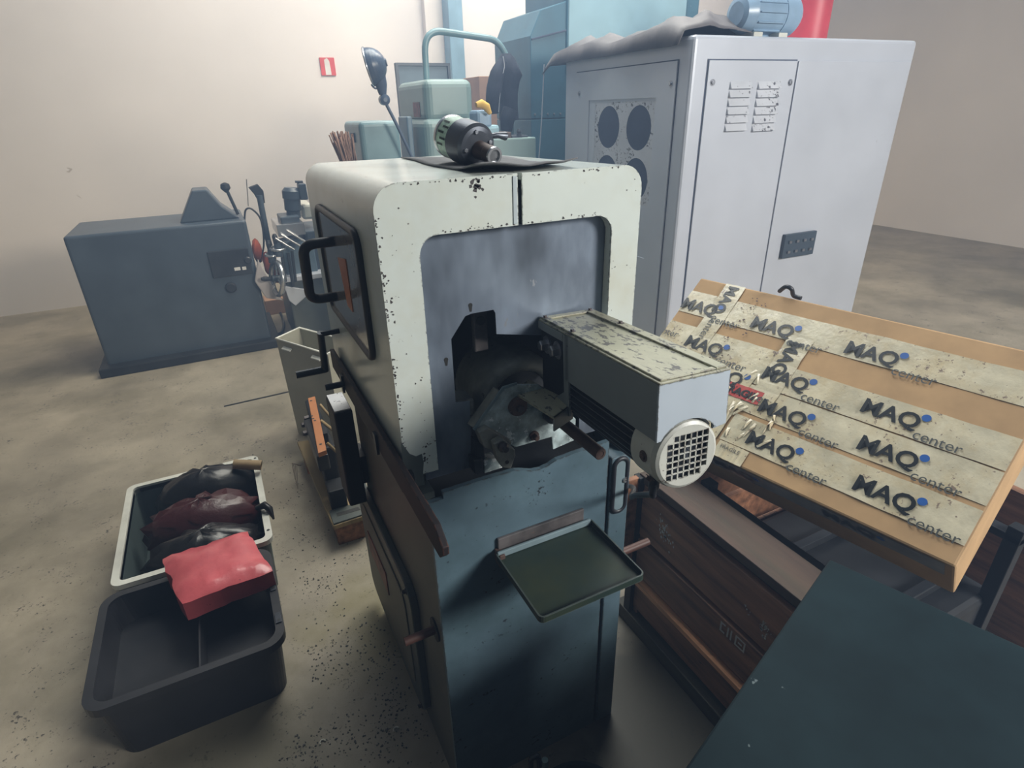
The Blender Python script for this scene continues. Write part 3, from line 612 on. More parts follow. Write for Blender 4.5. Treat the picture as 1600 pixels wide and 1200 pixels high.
#@@REST
# power tool lying on the mat
tool = thing('power_tool_motor', 'dark grey cylindrical tool with pale green label and steel snout, on the felt mat', 'tool', onz((742, 250), 1.592))
tA = onz((712, 246), 1.60); 
ty = 1.18
ta = ony((705, 213), ty + .16); tb = ony((742, 227), ty + .02); tdir = (tb - ta) / np.linalg.norm(tb - ta)
R_ = .043
tc0 = V(.488, 1.30, 1.592 + .062); tdir = V(.16, -.95, -.17); tdir /= np.linalg.norm(tdir)
d = MB().lathe(tc0, tc0 + tdir, [(0.024, R_ - .006), (.028, R_), (.075, R_), (.077, R_ - .002)], 36); d.obj('motor_can', M['green_label'], tool)
d = MB().lathe(tc0, tc0 + tdir, [(.074, R_ - .001), (.076, R_ + .002), (.125, R_ + .002), (.131, R_ - .004), (.133, R_ - .012)], 36); d.obj('motor_housing', M['tool_grey'], tool)
d = MB().lathe(tc0, tc0 + tdir, [(.026, R_ + .0008), (.033, R_ + .0015), (.037, R_ + .0008)], 36); d.obj('end_ring', M['chrome'], tool)
sn = tc0 + tdir * .13 + V(.004, 0, -.006)
d = MB().lathe(sn, sn + tdir, [(-.01, .019), (.012, .018), (.03, .0165), (.034, .0175), (.055, .0175), (.055, .013), (.045, .012)], 24); d.obj('snout', M['rust'], tool)
d = MB().lathe(sn, sn + tdir, [(.053, .0178), (.0575, .0172), (.0576, .0125), (.053, .0122)], 24); d.obj('snout_ring', M['chrome'], tool)
u = -np.cross(tdir, V(0, 0, 1)); u /= np.linalg.norm(u); ub = np.cross(tdir, u)
d = MB().tube([tc0 + tdir * .12 + u * .03 + V(0, 0, .015), tc0 + tdir * .13 + u * .05 + V(0, 0, .02), tc0 + tdir * .125 + u * .075 + V(0, 0, .016)], [.006, .005, .009], 10); d.obj('side_lug', M['tool_grey'], tool)
for i in range(3):
    q = .3 + i * 1.5; c = tc0 + tdir * .1325 + (u * math.cos(q) + ub * math.sin(q)) * .030
    d = MB(); hexbolt(d, c, tdir, .0045, .004, False); d.obj('housing_screw', M['screw'], tool)
d = MB()
for i in range(5):
    q = 2.2 + .28 * i; pp = []
    for (a_, w_) in ((.040, -.05), (.040, .05), (.062, .05), (.062, -.05)):
        qq = q + w_; pp.append(tc0 + tdir * (a_ + (.01 if i % 2 else 0)) + (R_ + .0006) * (u * math.cos(qq) + ub * math.sin(qq)))
    d.add(pp, [(0, 1, 2, 3)])
o = d.obj('label_print', M['tray'], tool); o['kind'] = 'stuff'

# ------------------------------------------------------------ silver cabinet
CO = V(2.213, 2.446, 0); ps = math.radians(-2.5)
CR = np.array([[math.cos(ps), -math.sin(ps), 0], [math.sin(ps), math.cos(ps), 0], [0, 0, 1]])
def cl(x, y, z): return CO + CR @ V(x, y, z)
def onpl(p, p0, n): v = dr(*p); return CAM + ((p0 - CAM) @ n) / (v @ n) * v
def cleft(p): return CR.T @ (onpl(p, CO, CR @ V(1, 0, 0)) - CO)
def cright(p): return CR.T @ (onpl(p, CO, CR @ V(0, 1, 0)) - CO)
cab = thing('control_cabinet', 'tall silver-grey electrical cabinet with louvred panel and round fan holes, behind the carton', 'cabinet', CO)
CWd, CD, CHt = 1.62, 1.27, 2.0
MB().box((.004, .004, 0), (CWd, CD, CHt), CR, CO).obj('cabinet_body', M['silver'], cab, .02, 3)
# left side panel with fan plate
tl, tr_ = cleft((901, 117)), cleft((1060, 91)); zt = (tl[2] + tr_[2]) / 2
d = MB(); y0, y1 = tr_[1], tl[1]
fp = [cleft(p) for p in ((921, 158), (1026, 151))]; fy0, fy1, fz1 = fp[1][1], fp[0][1], (fp[0][2] + fp[1][2]) / 2; fz0 = fz1 - .86
# panel as a frame of four strips around the fan plate
side = MB()
for lo, hi in (((-.004, y0, fz1), (.006, y1, zt)), ((-.004, y0, .12), (.006, fy0, fz1)), ((-.004, fy1, .12), (.006, y1, fz1)), ((-.004, fy0, .12), (.006, fy1, fz0))): side.box(lo, hi, CR, CO)
sp = side.obj('side_panel', M['silver'], cab)
MB().box((.003, y0 - .006, .10), (.0045, y1 + .006, zt + .006), CR, CO).obj('panel_gap', M['dark_in'], cab)
def holed(mb, cy, cz, hw, hh, r, x, n=32):
    sq = []; ci = []
    angs = sorted(set([2 * PI * i / n for i in range(n)] + [math.atan2(b * hh, a * hw) % (2 * PI) for a in (1, -1) for b in (1, -1)]))
    for q in angs:
        c, s_ = math.cos(q), math.sin(q); k = min(hw / abs(c) if abs(c) > 1e-9 else 9, hh / abs(s_) if abs(s_) > 1e-9 else 9)
        sq.append(cl(x, cy + c * k, cz + s_ * k)); ci.append(cl(x, cy + c * r, cz + s_ * r))
    bi = [p + CR @ V(.012, 0, 0) for p in ci]
    mb.rings([sq, ci, bi], cap=False, smooth=False)
h1c, h2c = cleft((950, 200)), cleft((997, 199)); h3c = cleft((999, 262))
pitch_z = (h1c[2] + h2c[2]) / 2 - h3c[2] - .02; rr = (cleft((950, 167))[2] - cleft((950, 233))[2]) / 2
midy = (h1c[1] + h2c[1]) / 2; hw = abs(h1c[1] - h2c[1]) / 2
d = MB(); zc = (h1c[2] + h2c[2]) / 2; hz = max(pitch_z / 2, rr + .02)
for r_ in range(2):
    for c_ in (-1, 1): holed(d, midy + c_ * hw, zc - r_ * 2 * hz, hw, hz, rr, .002)
fplate = d.obj('fan_plate', M['louver'], cab)
d = MB()
ry0, ry1, rz1, rz0 = midy - 2 * hw, midy + 2 * hw, zc + hz, zc - 3 * hz
for lo, hi in (((.001, fy0, rz1), (.006, fy1, fz1)), ((.001, fy0, fz0), (.006, fy1, rz0)), ((.001, fy0, rz0), (.006, ry0, rz1)), ((.001, ry1, rz0), (.006, fy1, rz1))): d.box(lo, hi, CR, CO)
d.obj('fan_plate_border', M['silver'], cab)
for r_ in range(2):
    for c_ in (-1, 1):
        d = MB(); q = cl(.0105, midy + c_ * hw, zc - r_ * 2 * hz); d.lathe(q, q - CR @ V(1, 0, 0), [(0, rr * 1.02), (.001, rr * 1.02), (.0012, rr * .2), (.006, rr * .18)], 32)
        f_ = d.obj('fan_opening', M['dark_in'], cab)
        for k in range(3):
            MB().box((.004, midy + c_ * hw - rr * .75, zc - r_ * 2 * hz + (k - 1) * rr * .45 - .003), (.008, midy + c_ * hw + rr * .75, zc - r_ * 2 * hz + (k - 1) * rr * .45 + .003), CR, CO).obj('guard_wire', M['silver'], f_)
for p in ((906, 146), (1049, 131)):
    d = MB(); q = cleft(p); hexbolt(d, cl(-.004, q[1], q[2]), CR @ V(-1, 0, 0), .009, .006); d.obj('panel_screw', M['screw'], cab)
# right face: louvred door, second door
g0, g1 = cright((1108, 92)), cright((1245, 97)); px0, px1, pzt = g0[0], g1[0], (g0[2] + g1[2]) / 2
MB().box((px0 - .006, .002, .12), (px1 + .006, .0035, pzt + .006), CR, CO).obj('door_gap', M['dark_in'], cab)
MB().box((px0, -.006, .13), (px1, .003, pzt), CR, CO).obj('louvred_door', M['silver'], cab, .003)
MB().box((px1 + .012, -.006, .13), (CWd - .03, .003, pzt), CR, CO).obj('plain_door', M['silver'], cab, .003)
for xa, xb in ((1135, 1168), (1178, 1212)):
    q0, q1 = cright((xa, 165)), cright((xb, 165)); zt_, zb_ = cright(((xa + xb) / 2, 127))[2], cright(((xa + xb) / 2, 206))[2]
    for i in range(6):
        a_ = zt_ + (zb_ - zt_) * i / 6; b_ = zt_ + (zb_ - zt_) * (i + .86) / 6; sh_ = 0
        P = [cl(q0[0], -.006, a_), cl(q1[0], -.006, a_), cl(q1[0], -.022, b_), cl(q0[0], -.022, b_)]
        B = [cl(q0[0], -.004, a_), cl(q1[0], -.004, a_), cl(q1[0], -.004, b_), cl(q0[0], -.004, b_)]
        MB().hexa(P, B).obj('louver', M['louver'], cab, .003)
for p in ((1112, 129), (1233, 129)):
    d = MB(); q = cright(p); hexbolt(d, cl(q[0], -.006, q[2]), CR @ V(0, -1, 0), .010, .006); d.obj('door_screw', M['screw'], cab)
q0, q1 = cright((1222, 366)), cright((1222, 402))
sw = MB().box((q0[0], -.03, q1[2]), (q0[0] + .26, -.006, q0[2]), CR, CO).obj('switch_plate', M['machine_dark'], cab, .003)
for i in range(4):
    for k in range(2):
        MB().box((q0[0] + .03 + .06 * i, -.04, q1[2] + .03 + .06 * k), (q0[0] + .05 + .06 * i, -.03, q1[2] + .045 + .06 * k), CR, CO).obj('switch', M['screw'], sw)
# tarp on the cabinet
d = MB(); nu, nv = 16, 30; vs = []
for i in range(nu + 1):
    for j2 in range(nv + 1):
        a_, b_ = i / nu, j2 / nv; x = -.05 + .50 * a_; y = .06 + 1.42 * b_
        h = .02 * math.sin(31 * b_ + 3 * math.sin(7 * a_)) * math.sin(PI * a_) + .125 * math.sin(PI * min(1, a_ * 1.0)) ** .5 * (.75 + .25 * math.sin(b_ * 9 + 1)) * (1 - .35 * b_) + .012 * math.sin(23 * b_ + 5 * a_) * math.sin(PI * a_)
        h *= min(1, (1 - b_) * 9 + .25) * min(1, b_ * 7 + .3)
        z = CHt + .006 + h - (.045 if i == 0 else 0) - (.05 * max(0, b_ - .93) / .07)
        vs.append(cl(x + .012 * math.sin(b_ * 17), y, z))
d.add(vs, [(i * (nv + 1) + j2, (i + 1) * (nv + 1) + j2, (i + 1) * (nv + 1) + j2 + 1, i * (nv + 1) + j2 + 1) for i in range(nu) for j2 in range(nv)], True)
tp_ = one(d, 'folded_tarp', M['tarp'], 'grey brown tarpaulin bunched along the top edge of the silver cabinet', 'tarp')
md = tp_.modifiers.new('t', 'SOLIDIFY'); md.thickness = .006
tend = cl(-.05, 1.47, CHt - .03)
one(MB().tube(smooth_path([tend, tend + V(-.01, .02, -.35), tend + V(-.03, .05, -.8), tend + V(-.03, .05, -1.2)], 4), .005, 6), 'tie_cord', M['silver'], 'thin pale cord hanging from the far end of the tarpaulin', 'cord')
# small electric motor on the cabinet roof
mq = cright((1150, 30))
em = thing('spare_electric_motor', 'small light blue electric motor lying on the roof of the silver cabinet', 'motor', cl(.55, .12, CHt))
ex0, ex1, ez, er, ey = cright((1144, 30))[0] + .14, cright((1234, 30))[0] + .14, CHt + .108, .095, .13
L_ = ex1 - ex0
MB().lathe(cl(ex0, ey, ez), cl(ex1, ey, ez), [(0, er * .55), (.01, er * .82), (.06, er * .98), (.065, er), (L_ * .68, er)], 28).obj('motor_body', M['motor_blue'], em)
MB().lathe(cl(ex0, ey, ez), cl(ex1, ey, ez), [(L_ * .68, er * 1.04), (L_ * .93, er * 1.04), (L_, er * .85)], 28).obj('fan_cowl', M['motor_blue'], em)
for i in range(14):
    q = 2 * PI * i / 14
    d = MB(); u = V(0, math.cos(q), math.sin(q)); w = V(0, -math.sin(q), math.cos(q))
    B = [cl(*(V(x, ey, ez) + u * r + w * s_ * .003)) for r in (er * .97, er * 1.08) for s_ in (-1, 1) for x in (ex0 + .07, ex0 + L_ * .66)]
    d.hexa([B[0], B[1], B[3], B[2]], [B[4], B[5], B[7], B[6]]); d.obj('body_rib', M['motor_blue'], em)
MB().box((ex0 + L_ * .3, ey - .05, ez + er * .85), (ex0 + L_ * .6, ey + .05, ez + er * 1.35), CR, CO).obj('terminal_box', M['motor_blue'], em, .006)
for s_ in (0, 1): MB().box((ex0 + .05 + s_ * .17, ey - .09, CHt), (ex0 + .11 + s_ * .17, ey + .09, CHt + .022), CR, CO).obj('motor_foot', M['white_plastic'], em, .003)
rq = cl(cright((1268, 20))[0] + .38, .36, CHt)
one(MB().lathe(rq, rq + V(0, 0, 1), [(0, .11), (.01, .12), (.42, .12), (.47, .08), (.50, .04), (.54, .04)], 28), 'red_cylinder', M['red'], 'red cylinder standing on the cabinet roof behind the small blue motor', 'cylinder')

# ------------------------------------------------------------ timber crate with the taped carton
cr = thing('timber_crate', 'dark stained open timber crate of wide boards, standing right of the sawing machine', 'crate', (1.5, .8, 0))
X0, Y0, Y1, X1 = 1.035, .42, 1.19, 2.05
for z0, z1, m_, pr in ((.408, .588, 'wood_dark', 0), (.245, .392, 'wood_dark', .004), (.085, .205, 'wood_dark', 0)):
    MB().box((X0 - pr, Y0, z0), (X0 + .022 - pr, Y1 - .01, z1)).obj('side_board', M[m_], cr, .003)
MB().box((X0 - .016, Y0 + .05, .208), (X0 + .01, Y1 - .03, .228)).obj('pale_batten', M['wood_pale'], cr, .002)
MB().box((X0 - .002, Y0, .612), (X0 + .125, Y1 + .01, .642)).obj('top_board', M['wood_top'], cr, .003)
MB().box((X0 + .024, Y0, .06), (X0 + .034, Y1, .612)).obj('inner_lining', M['black_iron'], cr)
for y_ in (Y0, Y1 - .03): MB().box((X0 + .004, y_, .06), (X0 + .05, y_ + .03, .612)).obj('corner_post', M['wood_dark'], cr, .002)
MB().box((X1 - .03, Y0, .06), (X1, Y1, .60)).obj('side_board', M['wood_dark'], cr)
for z0, z1 in ((.07, .23), (.25, .41), (.43, .60)): MB().box((X0 + .03, Y1 - .004, z0), (X1, Y1 + .018, z1)).obj('end_board', M['wood_dark'], cr, .002)
MB().box((X0 + .03, Y0, .06), (X1, Y1, .08)).obj('crate_floor', M['wood_olive'], cr)
for x_ in (X0 - .02, 1.5, 1.95): MB().box((x_, Y0 - .04, 0), (x_ + .09, Y1 + .06, .06)).obj('runner', M['wood_olive'], cr, .003)
d = MB(); random.seed(3)
def flecks(mb, cy, cz, n, sy, sz, sl, size=.006):
    for _ in range(n):
        a_, b_ = random.gauss(0, 1), random.gauss(0, 1); y_ = cy + a_ * sy; z_ = cz + b_ * sz + a_ * sl; r_ = size * random.uniform(.3, 1)
        k = random.randint(4, 6); q0_ = random.random() * 6
        mb.prism([V(X0 - .0004, y_ + r_ * random.uniform(.5, 1) * math.cos(q0_ + 2 * PI * i / k), z_ + r_ * 1.6 * random.uniform(.5, 1) * math.sin(q0_ + 2 * PI * i / k)) for i in range(k)], (-.0004, 0, 0))
flecks(d, 1.06, .50, 46, .022, .018, .015, .005)
q = onx((1195, 985), X0); flecks(d, q[1], q[2] if q[2] > .42 else .45, 26, .012, .014, 0, .005)
q = onx((1170, 952), X0); flecks(d, q[1], .49, 8, .012, .008, 0, .004)
o = d.obj('paint_flecks', M['scuff'], cr); o['kind'] = 'stuff'
# stencilled mark on the board
q = onx((1128, 962), X0 - .0045); d = MB()
w = V(0, -1, 0); zz = V(0, 0, 1); q = V(X0 - .0045, q[1], .345)
for s0, s1, z0, z1 in ((0, .006, 0, .035), (.006, .018, .029, .035), (.006, .018, 0, .006), (.026, .031, 0, .035), (.038, .043, 0, .035), (.055, .060, 0, .035), (.060, .085, .030, .035), (.060, .085, 0, .005), (.085, .090, 0, .035), (.066, .079, .014, .02)):
    d.prism([q + w * s0 + zz * z0, q + w * s1 + zz * z0, q + w * s1 + zz * z1, q + w * s0 + zz * z1], (-.0005, 0, 0))
o = d.obj('stencil_mark', M['scuff'], cr); o['kind'] = 'stuff'
MB().box((X0 - .055, Y1 - .005, .22), (X0 - .012, Y1 + .014, .635)).obj('end_board', M['wood_dark'], cr, .002)
MB().box((X0 - .016, Y1 - .012, .06), (X0 + .004, Y1 + .02, .635)).obj('corner_strap', M['black_iron'], cr, .001)
# black steel frame put inside the crate to hold up the carton
sf = thing('added_support_frame', 'added black steel support frame with uprights and a gear case inside the timber crate under the carton', 'frame', (1.5, .7, .08))
for y_ in (.50, 1.08): MB().box((1.22, y_, .08), (1.26, y_ + .04, .60)).obj('upright', M['black_iron'], sf, .003); MB().box((1.82, y_, .08), (1.86, y_ + .04, .60)).obj('upright', M['black_iron'], sf, .003)
for x_ in (1.22, 1.82): MB().box((x_, .50, .55), (x_ + .04, 1.12, .575)).obj('rail', M['dark_steel'], sf, .003)
for y_ in (.6, .9): MB().box((1.22, y_, .35), (1.86, y_ + .03, .38)).obj('cross_bar', M['dark_steel'], sf, .003)
MB().box((1.20, .52, .08), (1.88, 1.10, .34)).obj('added_gear_case', M['black_iron'], sf, .02)

# the tilted carton
th = math.radians(39); DD = V(.21, -.977, 0); DD /= np.linalg.norm(DD); EE = V(.977, .21, 0); EE /= np.linalg.norm(EE)
SS = EE * math.cos(th) + V(0, 0, math.sin(th)); NN = np.cross(DD, SS); KO = onz((1096, 702), .75)
def kp3(s, t, n=0): return KO + DD * s + SS * t + NN * n
carton = thing('taped_carton', 'large brown cardboard carton covered in printed parcel tape, tilted on the timber crate', 'carton', kp3(.1, .1, -.2))
S0, S1, T1 = -.372, .66, .594
KM = np.array([DD, SS, NN]).T
MB().box((S0, 0, -.215), (S1, T1, 0), KM, KO).obj('carton_body', M['cardboard'], carton, .006, 2)
def strip(s0, t0, s1, t1, lift, name='tape_strip', m='tape', jag=.004):
    n_ = 14; a_ = []; b_ = []
    for i in range(n_ + 1):
        f_ = i / n_; s = s0 + (s1 - s0) * f_
        wv = .0016 * math.sin(i * 2.1 + s0 * 30) * (i % 2)
        a_.append((s, t0 + jag * random.uniform(-.2, .2), lift + abs(wv))); b_.append((s, t1 + jag * random.uniform(-.2, .2), lift + abs(wv)))
    mb = MB(); A = [kp3(*p) for p in a_]; B = [kp3(*p) for p in b_]; A2 = [p - NN * .0006 for p in A]; B2 = [p - NN * .0006 for p in B]; k = n_ + 1
    mb.add(A + B + A2 + B2, [(i, i + 1, k + i + 1, k + i) for i in range(n_)] + [(2 * k + i, i, i + 1, 2 * k + i + 1)[::-1] for i in range(n_)] + [(k + i, 3 * k + i, 3 * k + i + 1, k + i + 1)[::-1] for i in range(n_)])
    return mb.obj(name, M[m], carton)
def vstrip(s0, s1, t0, t1, lift):
    mb = MB(); n_ = 10; P = [(s0 + random.uniform(-.002, .002), t0 + (t1 - t0) * i / n_) for i in range(n_ + 1)]; k = n_ + 1
    A = [kp3(s, t, lift + .001 * (i % 2)) for i, (s, t) in enumerate(P)]; B = [kp3(s + (s1 - s0), t, lift + .001 * (i % 2)) for i, (s, t) in enumerate(P)]
    mb.add(A + B, [(i, k + i, k + i + 1, i + 1) for i in range(n_)]); return mb.obj('tape_strip', M['tape'], carton)
random.seed(5)
t1 = strip(-.370, .438, .655, .532, .0012)
t2 = strip(-.370, .288, .11, .392, .0012)
t3 = strip(-.08, .262, .655, .352, .0022)
t4 = strip(-.30, .165, .655, .258, .0012)
t5 = strip(.03, .055, .655, .150, .0022)
t6 = vstrip(-.262, -.188, .02, .592, .0030)
t7 = vstrip(.035, .112, .20, .46, .0030)
t8 = vstrip(-.075, .02, .03, .30, .0034)
t9 = strip(-.37, .10, -.10, .19, .002)
def word(par, body, s, t, size, m, bold=.0, rot=0, spacing=1.0, lift=.0046, name='lettering'):
    u, v = DD, SS
    if rot: u, v = -SS, DD
    return text_mb(body, size, kp3(s, t, lift), u, v, NN, bold, spacing).obj(name, M[m], par)
def dot(par, s, t, r, m='ink_blue'):
    MB().prism([kp3(s + r * math.cos(2 * PI * i / 18), t + r * math.sin(2 * PI * i / 18), .005) for i in range(18)], NN * .0003).obj('dot', M[m], par)
CS = .062
for par, s, t in ((t1, -.372, .452), (t1, -.098, .448), (t2, -.268, .312), (t3, .030, .288), (t4, .078, .182), (t5, .100, .074), (t4, -.150, .235), (t1, .20, .448), (t3, .32, .288), (t5, .40, .074), (t4, .36, .182)):
    word(par, 'MAQ', s, t, CS, 'ink', .0016, spacing=1.0)
    dot(par, s + .147, t + .040, .0105)
    word(par, 'center', s + .138, t - .026, CS * .66, 'ink_grey')
word(t2, 'nter', -.372, .330, CS * .62, 'ink_grey'); dot(t2, -.300, .285, .0105)
word(t7, 'MAQ', .050, .440, CS * .92, 'ink', .0016, rot=1)
word(t6, 'MAQ', -.245, .585, CS * .85, 'ink', .0016, rot=1); word(t6, 'center', -.235, .455, CS * .62, 'ink_grey', rot=1)
word(t8, 'MA', -.062, .145, CS * .9, 'ink', .0016, rot=1)
word(t9, 'MAQ', -.35, .125, CS, 'ink', .0016)
d = strip(-.068, .198, .072, .243, .0044, 'red_label', 'label'); word(d, 'FRAGIL', -.05, .208, .034, 'ink', .0012, lift=.0058)
wl = strip(.035, -.0, .130, .052, .003, 'white_label', 'tape')
word(wl, 'FRAGILE', .045, .030, .017, 'ink_grey', lift=.0046)
d = MB(); random.seed(9)
for _ in range(120):
    a_ = random.gauss(0, .022); t = random.uniform(.12, .56); s = -.13 + .10 * (.45 - t) * .6 + a_ * (1.4 if t > .4 else .8); r_ = random.uniform(.0012, .005); k = random.randint(3, 6)
    d.prism([kp3(s + r_ * random.uniform(.4, 1) * math.cos(2 * PI * i / k), t + r_ * random.uniform(.4, 1) * math.sin(2 * PI * i / k), .0055) for i in range(k)], NN * .0006)
o = d.obj('oily_swarf', M['rust'], carton); o['kind'] = 'stuff'
# wrinkles of loose tape
d = MB(); random.seed(12)
for _ in range(26):
    s = random.uniform(-.08, .16); t = random.uniform(.06, .27); l_ = random.uniform(.02, .06); q = random.uniform(.9, 1.9)
    a_ = kp3(s, t, .004); b_ = kp3(s + l_ * math.cos(q), t + l_ * math.sin(q), .004); c_ = (a_ + b_) / 2 + NN * random.uniform(.004, .010)
    w = np.cross(b_ - a_, NN); w /= np.linalg.norm(w); w *= .004
    d.add([a_ + w, a_ - w, b_ - w, b_ + w, c_], [(0, 1, 4), (1, 2, 4), (2, 3, 4), (3, 0, 4)])
o = d.obj('tape_wrinkles', M['tape'], carton); o['kind'] = 'stuff'
# taped lower side of the carton with lettering
n_ = 12; mb = MB(); A = [kp3(-.36 + 1.0 * i / n_, -.0012 - .0012 * (i % 2), -.004) for i in range(n_ + 1)]; B = [kp3(-.36 + 1.0 * i / n_, -.0012 - .0012 * ((i + 1) % 2), -.085) for i in range(n_ + 1)]
mb.add(A + B, [(i, n_ + 1 + i, n_ + 2 + i, i + 1) for i in range(n_)]); st_ = mb.obj('tape_strip', M['tape_shaded'], carton)
for s_ in (.03, .36):
    text_mb('MAQ', CS * .95, kp3(s_, -.0012, -.062), DD, NN, -SS, .0016, 1.0, lift=.0030).obj('lettering', M['ink'], st_)
    c = kp3(s_ + .145, -.0048, -.028); MB().prism([c + DD * .010 * math.cos(2 * PI * i / 18) + NN * .010 * math.sin(2 * PI * i / 18) for i in range(18)], -SS * .0003).obj('dot', M['ink_blue'], st_)
bk = kp3(-.05, .60, .0)
one(MB().tube(smooth_path([onpl(p, kp3(0, T1 + .02), SS) for p in ((1218, 455), (1228, 448), (1237, 452), (1240, 462), (1252, 466))], 5), .007, 8), 'cable_end', M['rubber'], 'short black cable end curling above the top edge of the carton', 'cable')

# ------------------------------------------------------------ foreground machine and bucket
q = [onz(p, .85) for p in ((1262, 923), (1062, 1212))]
e = (q[1] - q[0]); e /= np.linalg.norm(e); nrm = V(e[1], -e[0], 0); nrm = nrm if nrm[1] < 0 else -nrm
a_, b_ = q[0] - e * .12, q[1] + e * .75  # out-of-view length extended so the casing shades the saw base
fgm = thing('foreground_machine', 'dark teal machine casing with speckled paint, in the lower right foreground corner', 'machine', (a_ + b_) / 2 * V(1, 1, 0) + nrm * .3)
lo4 = [a_, b_, b_ + nrm * .95, a_ + nrm * .95]
MB().prism([p * V(1, 1, 0) + V(0, 0, .04) for p in lo4], (0, 0, .79)).obj('casing', M['fg'], fgm, .006)
MB().prism([p * V(1, 1, 0) + V(0, 0, .83) for p in [a_ - nrm * .0, b_ - nrm * .0, b_ + nrm * .95, a_ + nrm * .95]], (0, 0, .02)).obj('top_plate', M['fg'], fgm, .004)
MB().prism([p * V(1, 1, 0) for p in [a_ + nrm * .03, b_ + nrm * .03, b_ + nrm * .9, a_ + nrm * .9]], (0, 0, .04)).obj('plinth', M['black_iron'], fgm)
bk = thing('oil_bucket', 'dark bucket with green clip on its rim, in front of the sawing machine base', 'bucket', (.47, .66, 0))
bc = V(.47, .645, 0)
MB().lathe(bc, bc + V(0, 0, 1), [(0, .095), (.002, .10), (.185, .12), (.19, .125), (.195, .123), (.192, .115), (.03, .095), (.03, .001)], 36).obj('bucket_shell', M['fg'], bk)
cp0 = ony((836, 1185), bc[1] + .12)
d = MB().tube(fillet([cp0 + V(-.012, 0, -.05), cp0 + V(-.012, 0, .01), cp0 + V(.006, -.004, .014), cp0 + V(.01, -.004, -.03)], .012, 4), .007, 8); d.obj('clip_bow', M['dark_steel'], bk)
MB().cyl(cp0 + V(.022, -.01, -.04), cp0 + V(.022, -.01, -.008), .008, 12).obj('green_clip', M['green'], bk)

# ------------------------------------------------------------ left foreground: crates, bags, red pack
wc_ = thing('white_crate', 'white-rimmed plastic crate full of dark bin bags, at the left edge of the floor', 'crate', (-.32, 2.3, 0))
wx0, wx1, wy0, wy1, wz = -.60, -.068, 1.955, 2.63, .25
d = MB(); lo_ = rrect(((wx0 + wx1) / 2, (wy0 + wy1) / 2, wz), wx1 - wx0, wy1 - wy0, .035, (1, 0, 0), (0, 1, 0), 5); li_ = rrect(((wx0 + wx1) / 2, (wy0 + wy1) / 2, wz), wx1 - wx0 - .05, wy1 - wy0 - .05, .02, (1, 0, 0), (0, 1, 0), 5)
d.rings([[p + V(0, 0, -.02) for p in lo_], lo_, li_, [p + V(0, 0, -.03) for p in li_]], cap=False, smooth=False); d.obj('rim', M['white_plastic'], wc_)
d = MB(); bo_ = rrect(((wx0 + wx1) / 2, (wy0 + wy1) / 2, 0), wx1 - wx0 - .05, wy1 - wy0 - .05, .02, (1, 0, 0), (0, 1, 0), 5); bt_ = [p + V(0, 0, wz - .012) for p in rrect(((wx0 + wx1) / 2, (wy0 + wy1) / 2, 0), wx1 - wx0 - .02, wy1 - wy0 - .02, .03, (1, 0, 0), (0, 1, 0), 5)]
d.rings([bo_, bt_, [p + V(0, 0, -.01) for p in li_], [p + V(0, 0, .01) for p in bo_]], cap=False, smooth=False); d.add([p + V(0, 0, .01) for p in bo_], [tuple(range(len(bo_)))]); d.add(bo_, [tuple(range(len(bo_)))[::-1]])
d.obj('crate_wall', M['green_plastic'], wc_)
for y_ in (2.02, 2.60):
    c = V(wx1 - .012, y_, wz + .0006); MB().prism(arc(c, .006, 0, 2 * PI * .95, 10, (1, 0, 0), (0, 1, 0)), (0, 0, .0004)).obj('rim_hole', M['chip'], wc_)
def blob(c, r, name, m, label, cat, seed, amp=.22, group=None, parent=None):
    rnd = np.random.RandomState(seed); d = MB(); nu, nv = 22, 14; vs = []
    ph = rnd.rand(10) * 6.28; fr = rnd.randint(2, 7, 10); fv = rnd.randint(1, 6, 10)
    R = []
    for j2 in range(nv + 1):
        th_ = PI * (j2 + .02) / (nv + .04); row = []
        for i in range(nu):
            a_ = 2 * PI * i / nu; k = 1 + amp * sum(abs(math.sin(fr[q_] * a_ + fv[q_] * th_ + ph[q_])) - .6 for q_ in range(6)) / 3
            row.append(V(c[0] + r[0] * k * math.sin(th_) * math.cos(a_), c[1] + r[1] * k * math.sin(th_) * math.sin(a_), max(c[2] - r[2], c[2] + r[2] * k * math.cos(th_))))
        R.append(row)
    d.rings(R)
    if parent: return d.obj(name, M[m], parent)
    return one(d, name, M[m], label, cat, 0, group)
blob((-.29, 2.50, .19), (.20, .11, .12), 'bin_bag', 'bag', 'crumpled black bin bag at the far end of the white-rimmed crate', 'bag', 1)
blob((-.31, 2.29, .18), (.22, .12, .115), 'bin_bag', 'bag_red', 'dark red creased bin bag in the middle of the white-rimmed crate', 'bag', 2)
blob((-.31, 2.09, .16), (.21, .11, .12), 'bin_bag', 'bag', 'flat black bin bag at the near end of the white-rimmed crate', 'bag', 3)
q0, q1 = onz((384, 726), .30), onz((410, 727), .285)
tcd = (q1 - q0) / np.linalg.norm(q1 - q0)
one(MB().lathe(q0 - tcd * .05, q0 + tcd, [(0, .022), (.115, .022), (.115, .017), (.02, .016)], 18), 'cardboard_tube', M['card_tan'], 'tan cardboard tube poking over the far corner of the white crate', 'tube')
q = onz((415, 797), .262)
d = MB(); P = [q + V(-.03, .03, 0), q + V(0, .015, .015), q + V(.015, -.005, .004), q + V(.022, -.035, -.03)]
d.tube(P, [.012, .016, .014, .004], 8); one(d, 'bag_scrap', M['bag'], 'torn black plastic scrap hanging over the white crate rim', 'scrap')
bcx0, bcx1, bcy0, bcy1, bcz = -.62, -.085, 1.44, 1.925, .25
bcr = thing('black_crate', 'black plastic crate with slotted rim, on the floor at the left edge of the photo', 'crate', (-.35, 1.68, 0))
